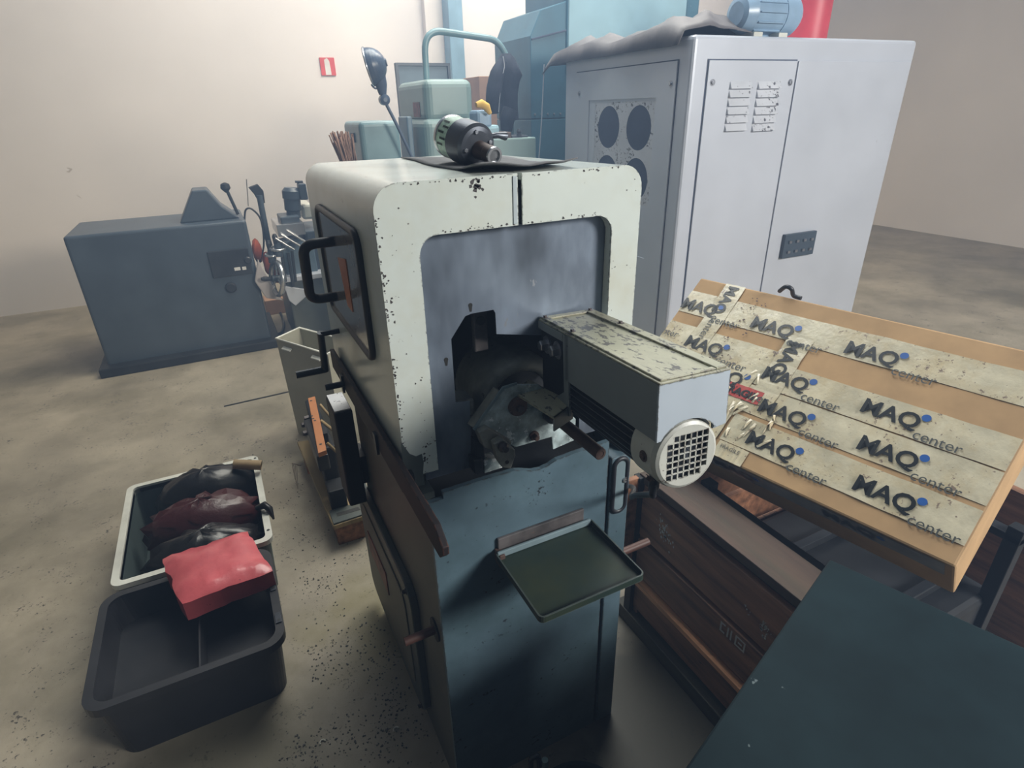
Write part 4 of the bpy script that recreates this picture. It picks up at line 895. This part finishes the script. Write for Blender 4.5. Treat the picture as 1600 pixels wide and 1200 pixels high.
lo_ = rrect(((bcx0 + bcx1) / 2, (bcy0 + bcy1) / 2, bcz), bcx1 - bcx0, bcy1 - bcy0, .06, (1, 0, 0), (0, 1, 0), 6); li_ = rrect(((bcx0 + bcx1) / 2, (bcy0 + bcy1) / 2, bcz), bcx1 - bcx0 - .05, bcy1 - bcy0 - .05, .045, (1, 0, 0), (0, 1, 0), 6)
d = MB(); d.rings([[p + V(0, 0, -.028) for p in lo_], lo_, li_, [p + V(0, 0, -.028) for p in li_]], cap=False, smooth=False); d.obj('rim', M['black_plastic'], bcr)
bo_ = [V(p[0], p[1], 0) for p in rrect(((bcx0 + bcx1) / 2, (bcy0 + bcy1) / 2, 0), bcx1 - bcx0 - .07, bcy1 - bcy0 - .07, .05, (1, 0, 0), (0, 1, 0), 6)]
d = MB(); lm_ = [p + V(0, 0, bcz - .02) for p in rrect(((bcx0 + bcx1) / 2, (bcy0 + bcy1) / 2, 0), bcx1 - bcx0 - .03, bcy1 - bcy0 - .03, .05, (1, 0, 0), (0, 1, 0), 6)]
d.rings([bo_, lm_, [p + V(0, 0, -.01) for p in li_], [p + V(0, 0, .14) for p in bo_]], cap=False, smooth=False); d.add([p + V(0, 0, .14) for p in bo_], [tuple(range(len(bo_)))]); d.add(bo_, [tuple(range(len(bo_)))[::-1]]); d.obj('crate_wall', M['black_plastic'], bcr)
for y_, l_ in ((1.70, .05), (1.545, .045)):
    MB().box((bcx1 - .022, y_ - l_ / 2, bcz), (bcx1 - .004, y_ + l_ / 2, bcz + .004)).obj('rim_clip', M['tool_grey'], bcr, .001)
    for k in (-1, 1):
        if l_ < .05 and k > 0: continue
        c = V(bcx1 - .012, y_ + k * .012, bcz + .0042); MB().prism(arc(c, .005, 0, 2 * PI * .95, 10, (1, 0, 0), (0, 1, 0)), (0, 0, .0004)).obj('clip_hole', M['chip'], bcr)
MB().box((-.33, bcy0 + .03, .14), (-.325, bcy1 - .03, .235)).obj('divider', M['black_plastic'], bcr)
# red plastic-wrapped pack across the two crates
d = MB(); q = [onz(p, .315) for p in ((383, 824), (424, 882), (345, 912), (318, 850))]
q = [V(-.146, 1.95, .345), V(-.088, 1.70, .335), V(-.36, 1.67, .345), V(-.42, 1.93, .35)]
nu = 10; top_ = []
rnd = np.random.RandomState(4)
for i in range(nu + 1):
    for k in range(nu + 1):
        a_, b_ = i / nu, k / nu; p = (1 - a_) * ((1 - b_) * q[0] + b_ * q[1]) + a_ * ((1 - b_) * q[3] + b_ * q[2]); ed = min(a_, 1 - a_, b_, 1 - b_)
        p = p + V(0, 0, -.022 * max(0, 1 - ed * 6) + .009 * rnd.randn() * (ed > 0) * .5) + V(.004 * rnd.randn(), .004 * rnd.randn(), 0); top_.append(p)
low = [p * V(1, 1, 0) + V(0, 0, .252) for p in top_]
idx = lambda i, k: i * (nu + 1) + k
N_ = (nu + 1) ** 2; per = [idx(0, k) for k in range(nu)] + [idx(i, nu) for i in range(nu)] + [idx(nu, nu - k) for k in range(nu)] + [idx(nu - i, 0) for i in range(nu)]
d.add(top_ + low, [(idx(i, k), idx(i, k + 1), idx(i + 1, k + 1), idx(i + 1, k)) for i in range(nu) for k in range(nu)] + [(N_ + idx(i, k), N_ + idx(i + 1, k), N_ + idx(i + 1, k + 1), N_ + idx(i, k + 1)) for i in range(nu) for k in range(nu)], True)
d.add(top_ + low, [(per[i], per[(i + 1) % len(per)], N_ + per[(i + 1) % len(per)], N_ + per[i]) for i in range(len(per))])
one(d, 'red_pack', M['red_pack'], 'glossy red plastic-wrapped pack lying across the black crate', 'pack')

# ------------------------------------------------------------ pallet plank with the orange-barred fixture
pl_ = thing('plank_pallet', 'stained plank on dark bearers, lying on the floor left of the sawing machine', 'pallet', (.2, 2.5, 0))
pq = [V(.128, 2.90, .098), V(.215, 2.88, .098), V(.325, 2.10, .098), V(.162, 2.095, .098)]
MB().prism(pq, (0, 0, .022)).obj('plank', M['pallet_wood'], pl_, .003)
for y_ in (2.11, 2.74):
    f_ = (2.9 - y_) / .8; MB().box((.132 + .04 * f_, y_, 0), (.215 + .08 * f_, y_ + .12, .098)).obj('bearer', M['wood_dark'], pl_, .004)
fx = thing('clamping_fixture', 'black iron fixture with an orange drilled bar on brackets, standing on the plank', 'fixture', (.24, 2.5, .12))
MB().prism([V(.205, 2.86, .12), V(.255, 2.86, .12), V(.255, 2.32, .12), V(.185, 2.32, .12)], (0, 0, .25)).obj('body', M['black_iron'], fx, .01)
MB().prism([V(.182, 2.30, .12), V(.252, 2.30, .12), V(.25, 2.20, .12), V(.178, 2.20, .12)], (0, 0, .10)).obj('foot_block', M['black_iron'], fx, .006)
oz = .455; ob = [onz(p, oz) for p in ((481, 622), (492, 619), (510, 703), (497, 708))]
bar = MB().prism(ob, (0, 0, -.022)).obj('orange_bar', M['orange_bar'], fx, .002)
for p in ((486, 626), (487, 650), (489, 654), (492, 657), (501, 694)):
    c = onz(p, oz + .0004); MB().prism(arc(c, .006, 0, 2 * PI * .93, 10, (1, 0, 0), (0, 1, 0)), (0, 0, .0004)).obj('drilled_hole', M['chip'], bar)
for p0_, p1_ in (((500, 632), (522, 658)), ((501, 657), (523, 674)), ((511, 692), (535, 714))):
    A = onz(p0_, .43); B = onz(p1_, .36); MB().tube([A, B], .008, 4).obj('strut', M['pallet_wood'], fx)
MB().prism([V(.215, 2.70, .36), V(.235, 2.70, .36), V(.235, 2.36, .36), V(.2, 2.36, .36)], (0, 0, .06)).obj('bar_support', M['black_iron'], fx)
for p in ((478, 648), (474, 658), (476, 671)):
    c = onz(p, .36); d = MB(); hexbolt(d, c + V(.02, 0, -.02), (-1, 0, 0), .014, .03, False); d.obj('stud', M['bolt'], fx)
MB().box((.165, 2.28, .28), (.215, 2.66, .36)).obj('side_block', M['dark_steel'], fx, .008)
d = MB().prism([V(.166, 2.20, .12), V(.305, 2.20, .12), V(.318, 2.105, .12), V(.166, 2.10, .12)], (0, 0, .008))
d.obj('slotted_plate', M['door_green'], fx, .001)
MB().prism([V(.19, 2.165, .1282), V(.285, 2.165, .1282), V(.29, 2.14, .1282), V(.19, 2.14, .1282)], (0, 0, .0006)).obj('plate_slot', M['chip'], fx)
d = MB(); c = onz((467, 728), .10)
for k in range(4): d.tube([c + V(.01, 0, 0), c + V(-.01 - .006 * k, -.01 + .012 * k, .01), c * V(1, 1, 0) + V(-.03, -.05 + .03 * k, .002)], [.002, .0015, .0007], 5)
one(d, 'wire_scrap', M['rust'], 'frayed scrap of wire caught on the edge of the plank', 'wire')

# cream chip bin behind
bn = thing('cream_bin', 'cream sheet-steel open chip bin, standing behind the sawing machine on the left', 'bin', (.3, 3.3, 0))
bA, bB, bC = onz((431, 529), .60), onz((512, 553), .60), onz((468, 512), .60)
bD = bB + (bC - bA); cb_ = (bA + bB + bC + bD) / 4
rim_ = [bA, bB, bD, bC]
def inset(P, k, z): return [cb_ * V(1, 1, 0) + (p - cb_) * V(1, 1, 0) * k + V(0, 0, z) for p in P]
d = MB(); d.rings([inset(rim_, .93, .0), rim_, inset(rim_, .975, .60), inset(rim_, .91, .02)], cap=False, smooth=False); d.add(inset(rim_, .91, .02), [(0, 1, 2, 3)]); d.add(inset(rim_, .93, 0), [(3, 2, 1, 0)])
bo = d.obj('bin_shell', M['cream_bin'], bn)
d = MB(); d.tube([p for p in rim_], .006, 6, True); d.obj('bin_rim', M['white_plastic'], bn)
for f_ in (.15, .72):
    c = bA + (bB - bA) * f_ + V(0, 0, -.035); u = (bB - bA) / np.linalg.norm(bB - bA); w = np.cross(u, V(0, 0, 1)); w = w if w @ (CAM - c) > 0 else -w
    d = MB().prism([c + w * .004, c + u * .07 + w * .004, c + u * .07 + w * .02 + V(0, 0, -.01), c + w * .02 + V(0, 0, -.01)], (0, 0, .006)); d.obj('bin_hook', M['white_plastic'], bn)

# ------------------------------------------------------------ machines by the back wall, left
lm = thing('slate_machine', 'dark slate-blue machine cabinet on a black plinth, at the far left by the back wall', 'machine', (-.3, 5.1, 0))
lx1 = .19
MB().box((-.95, 4.83, .05), (lx1, 5.5, 1.0)).obj('cabinet', M['machine_dark'], lm, .02, 3)
MB().box((-1.0, 4.74, 0), (lx1 + .06, 5.55, .07)).obj('plinth', M['black_iron'], lm, .01)
MB().box((-.12, 4.815, .60), (lx1 - .03, 4.835, .80)).obj('front_panel', M['dark_steel'], lm, .006)
for p, w_ in (((373, 420), .03), ((383, 419), .02)):
    c = ony(p, 4.812); MB().box(tuple(c - V(w_, 0, .012)), tuple(c + V(w_ * .4, .006, .012))).obj('panel_label', M['paper'], lm)
c = ony((387, 406), 4.83); MB().lathe(c, c + V(0, -1, 0), [(0, .028), (.02, .028), (.03, .02)], 16).obj('knob', M['rubber'], lm)
c = ony((361, 449), 4.83); MB().lathe(c, c + V(0, -1, 0), [(0, .04), (.015, .04), (.02, .03)], 18).obj('port_cover', M['black_iron'], lm)
MB().prism([V(-.25, 4.95, 1.0), V(.16, 4.95, 1.0), V(.05, 4.95, 1.10), V(-.02, 4.95, 1.22), V(-.12, 4.95, 1.22)], (0, .25, 0)).obj('tool_head', M['machine_dark'], lm, .01)
a_, b_ = ony((352, 292), 5.0), ony((372, 335), 5.0)
MB().tube([a_, b_], .012, 8).obj('feed_lever', M['dark_steel'], lm)
MB().lathe(a_ + V(0, 0, .03), a_ - V(0, 0, .05), [(0, .01), (.01, .03), (.04, .035), (.07, .01)], 12).obj('lever_knob', M['black_iron'], lm)
a_, b_ = ony((405, 305), 5.0), ony((418, 372), 5.0)
MB().tube([a_, b_, b_ + V(.02, 0, -.25)], .022, 10).obj('lever_column', M['machine_dark'], lm)
c = ony((403, 299), 5.0); MB().prism([c + V(-.06, 0, .03), c + V(.01, 0, .05), c + V(.04, 0, -.0), c + V(.035, 0, -.09), c + V(-.005, 0, -.09), c + V(-.03, 0, -.02)], (0, .06, 0)).obj('lever_head', M['black_iron'], lm, .005)
MB().tube([ony((385, 280), 5.0), ony((388, 322), 5.0)], .003, 5).obj('wire_rod', M['rubber'], lm)
MB().tube(smooth_path([ony(p, 4.98) for p in ((382, 345), (384, 328), (394, 327), (408, 345), (412, 385), (402, 420))]), .007, 6).obj('loose_hose', M['rubber'], lm)
d = MB(); c0 = ony((404, 420), 4.8)
q = [ony(p, 4.78) for p in ((403, 405), (413, 424), (436, 463), (443, 470), (416, 466), (398, 440))]
d.prism(q, (0, .03, 0)); one(d, 'cloth_rag', M['pale_cloth'], 'pale grey cloth hanging from the right side of the slate-blue machine', 'cloth', .008)
for i, p in enumerate(((402, 392), (419, 412), (430, 425))):
    blob(tuple(ony(p, 5.0 + .05 * i)), (.035, .04, .09), 'red_rag', 'rag', ['orange-red rag hanging highest beside the slate-blue machine', 'orange-red rag tucked between the slate-blue machine and the milling machine', 'orange-red rag lying lowest, beside the milling handwheel'][i], 'rag', 20 + i, .3)
# milling machine
mm = thing('milling_machine', 'grey knee milling machine with bright handwheels, by the back wall left of the sawing machine', 'machine', (.65, 5.0, 0))
mY = 4.75
def mbx(p0, p1, y0_, y1_, name, m_, bev=.008):
    a_, b_ = ony(p0, y0_), ony(p1, y0_); return MB().box((a_[0], y0_, b_[2]), (b_[0], y1_, a_[2])).obj(name, M[m_], mm, bev)
a_ = ony((452, 465), mY)
MB().box((a_[0], mY, 0), (a_[0] + .62, mY + .7, .52)).obj('base_cabinet', M['door_green'], mm, .015)
MB().box((a_[0] - .02, mY - .03, .52), (a_[0] + .64, mY + .74, .56)).obj('oil_tray', M['silver'], mm, .006)
mbx((478, 362), (530, 460), mY + .1, mY + .6, 'column', 'machine_dark')
mbx((440, 385), (500, 440), mY + .05, mY + .35, 'knee', 'blue_panel')
mbx((432, 352), (478, 366), mY, mY + .4, 'table', 'chrome', .003)
mbx((438, 340), (470, 352), mY + .05, mY + .3, 'vise', 'machine_dark')
c = ony((459, 340), mY + .18); ct_ = ony((455, 296), mY + .18)
MB().lathe(c, ct_, [(0, .055), (.05, .05), (.06, .062), (.14, .062), (.145, .07), (.20, .07), (.225, .05)], 20).obj('spindle_head', M['machine_dark'], mm)
MB().tube([ony((466, 290), mY + .17), ony((466, 284), mY + .17)], .007, 6).tube([ony((461, 284), mY + .17), ony((473, 284), mY + .17)], .009, 6).obj('clamp_lever', M['dark_steel'], mm)
MB().tube([ony((438, 380), mY + .02), ony((476, 366), mY + .3)], .035, 14).obj('bright_shaft', M['chrome'], mm)
MB().prism([ony(p, mY - .02) for p in ((444, 447), (478, 452), (480, 462), (462, 478), (452, 470))], (0, .05, 0)).obj('drip_pan', M['silver'], mm, .004)
for p0_, p1_ in (((450, 395), (458, 448)), ((456, 392), (462, 440)), ((441, 402), (446, 440))): MB().tube([ony(p0_, mY - .03), ony(p1_, mY - .03)], .012, 8).obj('vertical_rod', M['dark_steel'], mm)
mbx((466, 288), (482, 312), mY + .12, mY + .22, 'lever_block', 'machine_dark', .006)
mbx((470, 320), (492, 342), mY + .2, mY + .5, 'white_cover', 'white_plastic', .02)
for k, (p, r_) in enumerate((((433, 435), .125), ((434, 388), .055), ((424, 398), .042))):
    c = ony(p, mY - .02 + .03 * k); ax_ = V(-.93, -.22, .16) if k == 0 else V(.05, -.1, 1); ax_ /= np.linalg.norm(ax_)
    u = np.cross(ax_, V(0, .3, 1)); u /= np.linalg.norm(u); w = np.cross(ax_, u)
    hwl = MB().tube([c + r_ * (u * math.cos(2 * PI * i / 24) + w * math.sin(2 * PI * i / 24)) for i in range(24)], .020 if k == 0 else .010, 8, True).obj('handwheel', M['chrome'], mm)
    for s_ in range(3):
        q = 2 * PI * s_ / 3 + .4; MB().tube([c, c + r_ * (u * math.cos(q) + w * math.sin(q))], .008, 6).obj('spoke', M['chrome'], hwl)
    MB().lathe(c - ax_ * .06, c + ax_, [(0, .028), (.1, .024)], 14).obj('hub', M['machine_dark'], hwl)
    MB().lathe(c + r_ * u * .2, c + r_ * u * .2 + ax_, [(0, .010), (.02, .012), (.09, .020), (.11, .012)], 10).obj('crank_grip', M['rubber'], hwl)
for k in range(3):
    a_ = ony((430 + 9 * k, 372 - 6 * k), mY - .02); MB().tube([a_, a_ + V(.12, .0, -.10)], .009, 8).obj('feed_handle', M['chrome'], mm)
wb = onz((432, 491), 0)
one(MB().box(tuple(wb + V(-.08, 0, 0)), tuple(wb + V(.10, .2, .14))), 'wooden_box', M['brown_box'], 'small brown wooden box on the floor by the back wall', 'box', .006)
one(MB().tube(smooth_path([onz((424, 470), .10), onz((436, 485), .012), onz((443, 503), .012), onz((440, 519), .012), onz((424, 523), .012), onz((415, 521), .012)]), .011, 7), 'floor_cable', M['rubber'], 'black cable curling on the floor beside the slate-blue machine plinth', 'cable')

# ------------------------------------------------------------ green machine behind the hood, lamp, jacket
gm = thing('green_grinding_machine', 'sage-green rounded machine with a tall bent tube arch, behind the cream hood', 'machine', (1.6, 4.4, 0))
gY = 3.95
def gbx(p0, p1, y0_, y1_, name, m_, bev=.03, z0=None):
    a_, b_ = ony(p0, y0_), ony(p1, y0_); return MB().box((a_[0], y0_, b_[2] if z0 is None else z0), (b_[0], y1_, a_[2])).obj(name, M[m_], gm, bev, 4)
up_ = gbx((662, 123), (742, 190), gY, gY + .62, 'upper_hood', 'green', .05)
low_ = gbx((663, 186), (750, 250), gY - .04, gY + .58, 'lower_hood', 'green', .05, .35)
c = ony((662, 123), gY)
for z0_, z1_ in ((1.60, 1.66),):
    pb_ = V(c[0] - .003, gY + .12, 1.665); MB().box(tuple(pb_), tuple(pb_ + V(.002, .14, .09))).obj('maker_plate', M['label_red'], up_)
lb_ = gbx((560, 190), (630, 250), gY - .1, gY + .35, 'left_housing', 'tube', .03, .35)
q = ony((560, 200), gY - .1); MB().box((q[0] - .004, gY + .05, 1.53), (q[0] + .002, gY + .13, 1.585)).obj('housing_vent', M['dark_in'], lb_)
MB().box((q[0] - .01, gY - .12, 1.40), (q[0] + .7, gY - .09, 1.412)).obj('housing_seam', M['dark_in'], lb_)
gbx((635, 182), (650, 250), gY + .1, gY + .3, 'dark_column', 'blue_panel', .01, .35)
MB().box((.9, gY - .05, 0), (1.9, gY + .5, .36)).obj('base', M['green'], gm, .02)
bpa, bpb = ony((617, 98), 4.85), ony((702, 100), 4.85)
MB().box((bpa[0], 4.85, 1.0), (bpb[0], 4.88, bpa[2])).obj('back_panel', M['blue_panel'], gm, .003)
for lo, hi in (((bpa[0], 4.835, 1.0), (bpa[0] + .02, 4.85, bpa[2])), ((bpb[0] - .02, 4.835, 1.0), (bpb[0], 4.85, bpa[2])), ((bpa[0] + .02, 4.835, bpa[2] - .02), (bpb[0] - .02, 4.85, bpa[2]))): MB().box(lo, hi).obj('panel_lip', M['machine_dark'], gm)
for p in ((900, 0),): pass
at_ = [ony(p, 4.30) for p in ((666, 150), (663, 75), (664, 44), (755, 55), (785, 66), (797, 105), (797, 215))]
at_[0] = at_[0] * V(1, 1, 0) + V(0, 0, 1.4); at_[-1] = at_[-1] * V(1, 1, 0) + V(0, 0, .9)
MB().tube(fillet([at_[0], at_[2] , at_[4], at_[6]] if False else [at_[0], ony((662, 45), 4.3), ony((778, 62), 4.3), ony((797, 100), 4.3), at_[-1]], .14, 8), .022, 14).obj('tube_arch', M['tube'], gm)
bx_ = ony((790, 180), 4.3); MB().box((bx_[0] - .12, 4.15, 0), (bx_[0] + .12, 4.45, .9)).obj('arch_pedestal', M['green'], gm, .02)
MB().box((bx_[0] - .5, 4.2, .5), (bx_[0] - .1, 4.4, .8)).obj('link_beam', M['green'], gm, .02)
# jacket
jk = thing('hanging_jacket', 'dark navy work jacket hanging from the bent tube arch', 'jacket', ony((792, 200), 4.2))
sec = [(84, 785, 797, .05), (92, 780, 803, .08), (104, 777, 808, .10), (118, 780, 815, .11), (128, 781, 811, .10), (145, 781, 807, .10), (165, 782, 806, .10), (188, 782, 808, .10)]
R = []
for k, (py, xa, xb, dp) in enumerate(sec):
    a_, b_ = ony((xa, py), 4.2), ony((xb, py), 4.2); c = (a_ + b_) / 2; hw_ = (b_ - a_)[0] / 2
    R.append([c + V(hw_ * math.cos(2 * PI * i / 20) * (1 + .05 * math.sin(5 * i + k)), dp * .7 * math.sin(2 * PI * i / 20) * (1 + .2 * math.sin(3 * i + k * .6)), 0) for i in range(20)])
jb = MB().rings(R).obj('jacket_body', M['jacket'], jk)
def sleeve(P, rs, name):
    MB().tube(smooth_path([ony(p, 4.10) for p in P], 4), list(np.interp(np.linspace(0, 1, 4 * (len(P) - 1) + 1), np.linspace(0, 1, len(rs)), rs)), 12).obj(name, M['jacket'], jk)
sleeve(((786, 95), (777, 115), (772, 140), (770, 160), (771, 178)), (.03, .05, .055, .05, .035), 'sleeve')
sleeve(((797, 170), (793, 185), (791, 205)), (.05, .055, .04), 'sleeve')
MB().tube(smooth_path([ony(p, 4.06) for p in ((786, 88), (788, 105), (783, 125), (781, 150), (779, 175))], 5), .003, 5).obj('zip', M['silver'], jk)
# work lamp
lp = thing('work_lamp', 'dark dome work lamp on a thin jointed arm, in front of the back wall', 'lamp', ony((640, 240), 3.76))
lc = ony((577, 104), 3.76); lax = ony((600, 98), 3.76) - lc; lax /= np.linalg.norm(lax); vd = lc - CAM; vd /= np.linalg.norm(vd); lax = lax - (lax @ vd) * vd - .10 * vd; lax /= np.linalg.norm(lax)
prof = [(-.0, .098)] + [(.10 * math.sin(q), .098 * math.cos(q)) for q in np.linspace(.12, 1.35, 8)] + [(.104, .02)]
MB().lathe(lc, lc + lax, prof, 28).obj('lamp_shade', M['lamp'], lp)
MB().tube([lc + lax * -.004 + 0.10 * (np.cross(lax, V(0, 0, 1)) / np.linalg.norm(np.cross(lax, V(0, 0, 1))) * math.cos(q) + np.cross(lax, np.cross(lax, V(0, 0, 1))) / np.linalg.norm(np.cross(lax, V(0, 0, 1))) * math.sin(q)) for q in np.linspace(0, 2 * PI, 29)[:-1]], .006, 6, True).obj('shade_rim', M['chrome'], lp)
n0, n1, n2, n3 = ony((591, 120), 3.76), ony((596, 134), 3.76), ony((598, 148), 3.76), ony((600, 156), 3.76)
MB().tube([n0, n1, n2], [.045, .034, .022], 14).obj('lamp_neck', M['lamp'], lp)
MB().lathe(n3 + V(0, -.035, 0), n3 + V(0, 1, 0), [(0, .012), (.008, .03), (.05, .03), (.06, .012)], 16).obj('joint', M['lamp'], lp)
MB().tube([n3, ony((620, 195), 3.76), ony((642, 242), 3.76), ony((650, 262), 3.76)], .010, 8).obj('arm', M['lamp'], lp)
MB().tube(smooth_path([ony(p, 3.76) for p in ((580, 132), (586, 138), (594, 137))]), .005, 6).obj('shade_bow', M['lamp'], lp)
MB().tube([ony((650, 262), 3.76), ony((650, 262), 3.76) * V(1, 1, 0) + V(0, 0, .0)], .014, 8).obj('lamp_post', M['lamp'], lp)
MB().lathe(ony((650, 262), 3.76) * V(1, 1, 0), tuple(ony((650, 262), 3.76) * V(1, 1, 0) + V(0, 0, 1)), [(0, .10), (.015, .10), (.03, .02)], 20).obj('lamp_base', M['lamp'], lp)
# broom
bh = ony((540, 236), 3.70); br = thing('straw_broom', 'brown bristle broom standing upside down beside the sage-green machine', 'broom', bh * V(1, 1, 0))
d = MB(); random.seed(21)
for i in range(110):
    a_ = random.uniform(-1, 1); b_ = random.uniform(-1, 1)
    p0_ = bh + V(.02 + .04 * a_, .02 * b_, -.12); p1_ = bh + V(-.01 + .055 * a_ + random.gauss(0, .01), .04 * b_, .07 + random.uniform(-.04, .04)); d.tube([p0_, p1_], .004, 4)
o = d.obj('bristles', M['straw'], br); o['kind'] = 'stuff'
MB().box(tuple(bh + V(-.06, -.03, -.16)), tuple(bh + V(.10, .03, -.12))).obj('broom_head', M['wood_dark'], br, .006)
MB().cyl(bh + V(.02, 0, -.15), bh * V(1, 1, 0) + V(.02, 0, 0), .014, 10).obj('broom_stick', M['pallet_wood'], br)
# small bench grinder and bits between the green machine and the teal machine
sg = thing('small_bench_machine', 'small blue-grey machine on a bench, below the hanging jacket', 'machine', ony((800, 235), 3.7))
def sbx(p0, p1, y0_, y1_, name, m_, bev=.01, z0=None):
    a_, b_ = ony(p0, y0_), ony(p1, y0_); return MB().box((a_[0], y0_, b_[2] if z0 is None else z0), (b_[0], y1_, a_[2])).obj(name, M[m_], sg, bev)
sbx((756, 218), (838, 250), 3.60, 3.84, 'bench', 'green', .01, 0)
sbx((775, 207), (800, 219), 3.62, 3.8, 'slide', 'rust')
sbx((800, 212), (826, 220), 3.62, 3.8, 'vise_body', 'tool_grey')
sbx((745, 172), (770, 200), 3.66, 3.8, 'motor_block', 'motor_blue', .02)
sbx((750, 196), (782, 219), 3.66, 3.82, 'housing', 'pale_teal', .02)
c = ony((811, 213), 3.63); MB().lathe(c, c + V(0, 0, 1), [(0, .02), (.02, .012), (.03, .018), (.045, .01)], 12).obj('knob', M['tool_grey'], sg)
d = MB().tube(smooth_path([ony(p, 3.92) for p in ((745, 163), (752, 162), (760, 166), (766, 176))]), [.02] * 3 + [.028] * 8 + [.022] * 8, 10) if False else MB().tube([ony(p, 3.63) for p in ((744, 164), (752, 162), (760, 167), (766, 178))], [.016, .026, .026, .012], 10)
one(d, 'yellow_cloth', M['yellow'], 'yellow cloth lying on the small blue-grey machine', 'cloth')
q = ony((748, 119), 5.6)
one(MB().box((q[0], 5.6, 0), (q[0] + .42, 6.0, q[2])), 'board_stack', M['brown_box'], 'tall brown board box against the back wall behind the jacket', 'box', .006)
q = ony((822, 100), 5.0)
one(MB().box((q[0], 5.0, 0), (q[0] + .12, 5.08, q[2])), 'pale_post', M['pale_teal'], 'pale narrow post left of the tall teal machine', 'post', .004)
# column
q0, q1 = ony((703, 60), 6.7), ony((725, 60), 6.7)
struct(MB().box((q0[0], 6.7, 0), (q1[0], 6.88, 5.0)).obj('trim_3', M['column'], None, .008))
# tall teal machine
tm = thing('tall_teal_machine', 'tall teal machine column with chamfered head and aqua door, behind the silver cabinet', 'machine', (2.9, 4.6, 0))
tY = 4.15
pf = [ony(p, tY) for p in ((829, 56), (845, 15), (876, 6), (876, 187), (829, 187))]
xl, xr = pf[0][0], ony((890, 100), tY)[0]
ztop = pf[0][2]
MB().prism([V(xl, tY, 0), V(xl, tY, pf[4][2]), V(xr, tY, pf[4][2]), V(xr, tY, 0)], (0, .6, 0)).obj('lower_column', M['teal'], tm, .006)
MB().prism([V(xl, tY, pf[4][2] + .004), V(xl, tY, pf[0][2]), V(pf[1][0], tY, pf[1][2]), V(xr, tY, pf[2][2] + .03), V(xr, tY, pf[4][2] + .004)], (0, .6, 0)).obj('upper_column', M['teal'], tm, .006)
fa, fb = ony((830, 60), tY), ony((884, 46), tY); MB().prism([fa, fb, fb + V(0, 0, -.012), fa + V(0, 0, -.012)], (0, -.012, 0)).obj('fold_seam', M['dark_in'], tm, .002)
for i in range(6):
    c = V(xl + .03 + i * .055, tY, pf[4][2] + .035); d = MB(); hexbolt(d, c, (0, -1, 0), .008, .006, False); d.obj('seam_bolt', M['screw'], tm)
ax0, ax1 = ony((889, 30), tY - .02)[0], ony((1040, 30), tY - .02)[0]
MB().box((ax0 - .02, tY + .0, 0), (ax1 + .35, tY + .62, 2.95)).obj('head_body', M['teal'], tm, .02)
rr_ = rrect(((ax0 + ax1) / 2 + .1, tY - .001, 2.35), ax1 - ax0 + .2, 1.0, .10, (1, 0, 0), (0, 0, 1), 6)
MB().prism(rr_, (0, -.018, 0)).obj('aqua_door', M['pale_teal'], tm, .006)
MB().tube([p + V(0, -.004, 0) for p in rr_], .014, 8, True).obj('door_seal', M['teal'], tm)
# fire point sign
q = ony((512, 104), 6.995); sg_ = thing('wall_sign', 'small square red and white sign on the back wall', 'sign', q + V(0, 0, 0))
MB().box((q[0] - .075, 6.985, q[2] - .082), (q[0] + .075, 6.999, q[2] + .082)).obj('sign_plate', M['sign_red'], sg_, .001)
MB().prism([V(q[0] - .03, 6.984, q[2] - .078), V(q[0] + .028, 6.984, q[2] - .078), V(q[0] + .022, 6.984, q[2] + .05), V(q[0] + .0, 6.984, q[2] + .078), V(q[0] - .03, 6.984, q[2] + .06)], (0, .001, 0)).obj('pictogram', M['paper'], sg_)

# swarf on the floor
d = MB(); rnd = np.random.RandomState(8)
cl_ = [onz(p, 0)[:2] for p in ((505, 915), (595, 1035), (510, 1035), (600, 1150), (640, 1085), (545, 1165), (560, 1000), (480, 1180), (620, 1120))]
for i in range(900):
    if i % 3: c = cl_[rnd.randint(len(cl_))] + rnd.randn(2) * .05
    else: c = np.array([rnd.uniform(-.35, .22), rnd.uniform(.75, 3.2)])
    if BX0 - .02 < c[0] < 1.1 or (c[0] < -.05 and 1.40 < c[1] < 2.66): continue
    r_ = rnd.uniform(.0012, .0042); k = rnd.randint(3, 6); q = rnd.rand() * 6
    d.prism([V(c[0] + r_ * rnd.uniform(.4, 1.3) * math.cos(q + 2 * PI * j2 / k), c[1] + r_ * rnd.uniform(.4, 1.3) * math.sin(q + 2 * PI * j2 / k), .0003) for j2 in range(k)], (0, 0, r_ * .5))
o = d.obj('floor_swarf', M['chip'], None); o['kind'] = 'stuff'; tag(o, 'dark metal swarf scattered over the concrete floor', 'swarf')
for p, lab in (((619, 1140), 'tiny curled bright chip on the floor near the machine base'), ((504, 1160), 'tiny bright chip on the floor farther from the machine base')):
    c = onz(p, .003); one(MB().tube(arc(c, .008, 0, 3.6, 7, (1, 0, 0), (0, 1, 0)), .0025, 6), 'bright_chip', M['chip_light'], lab, 'chip')
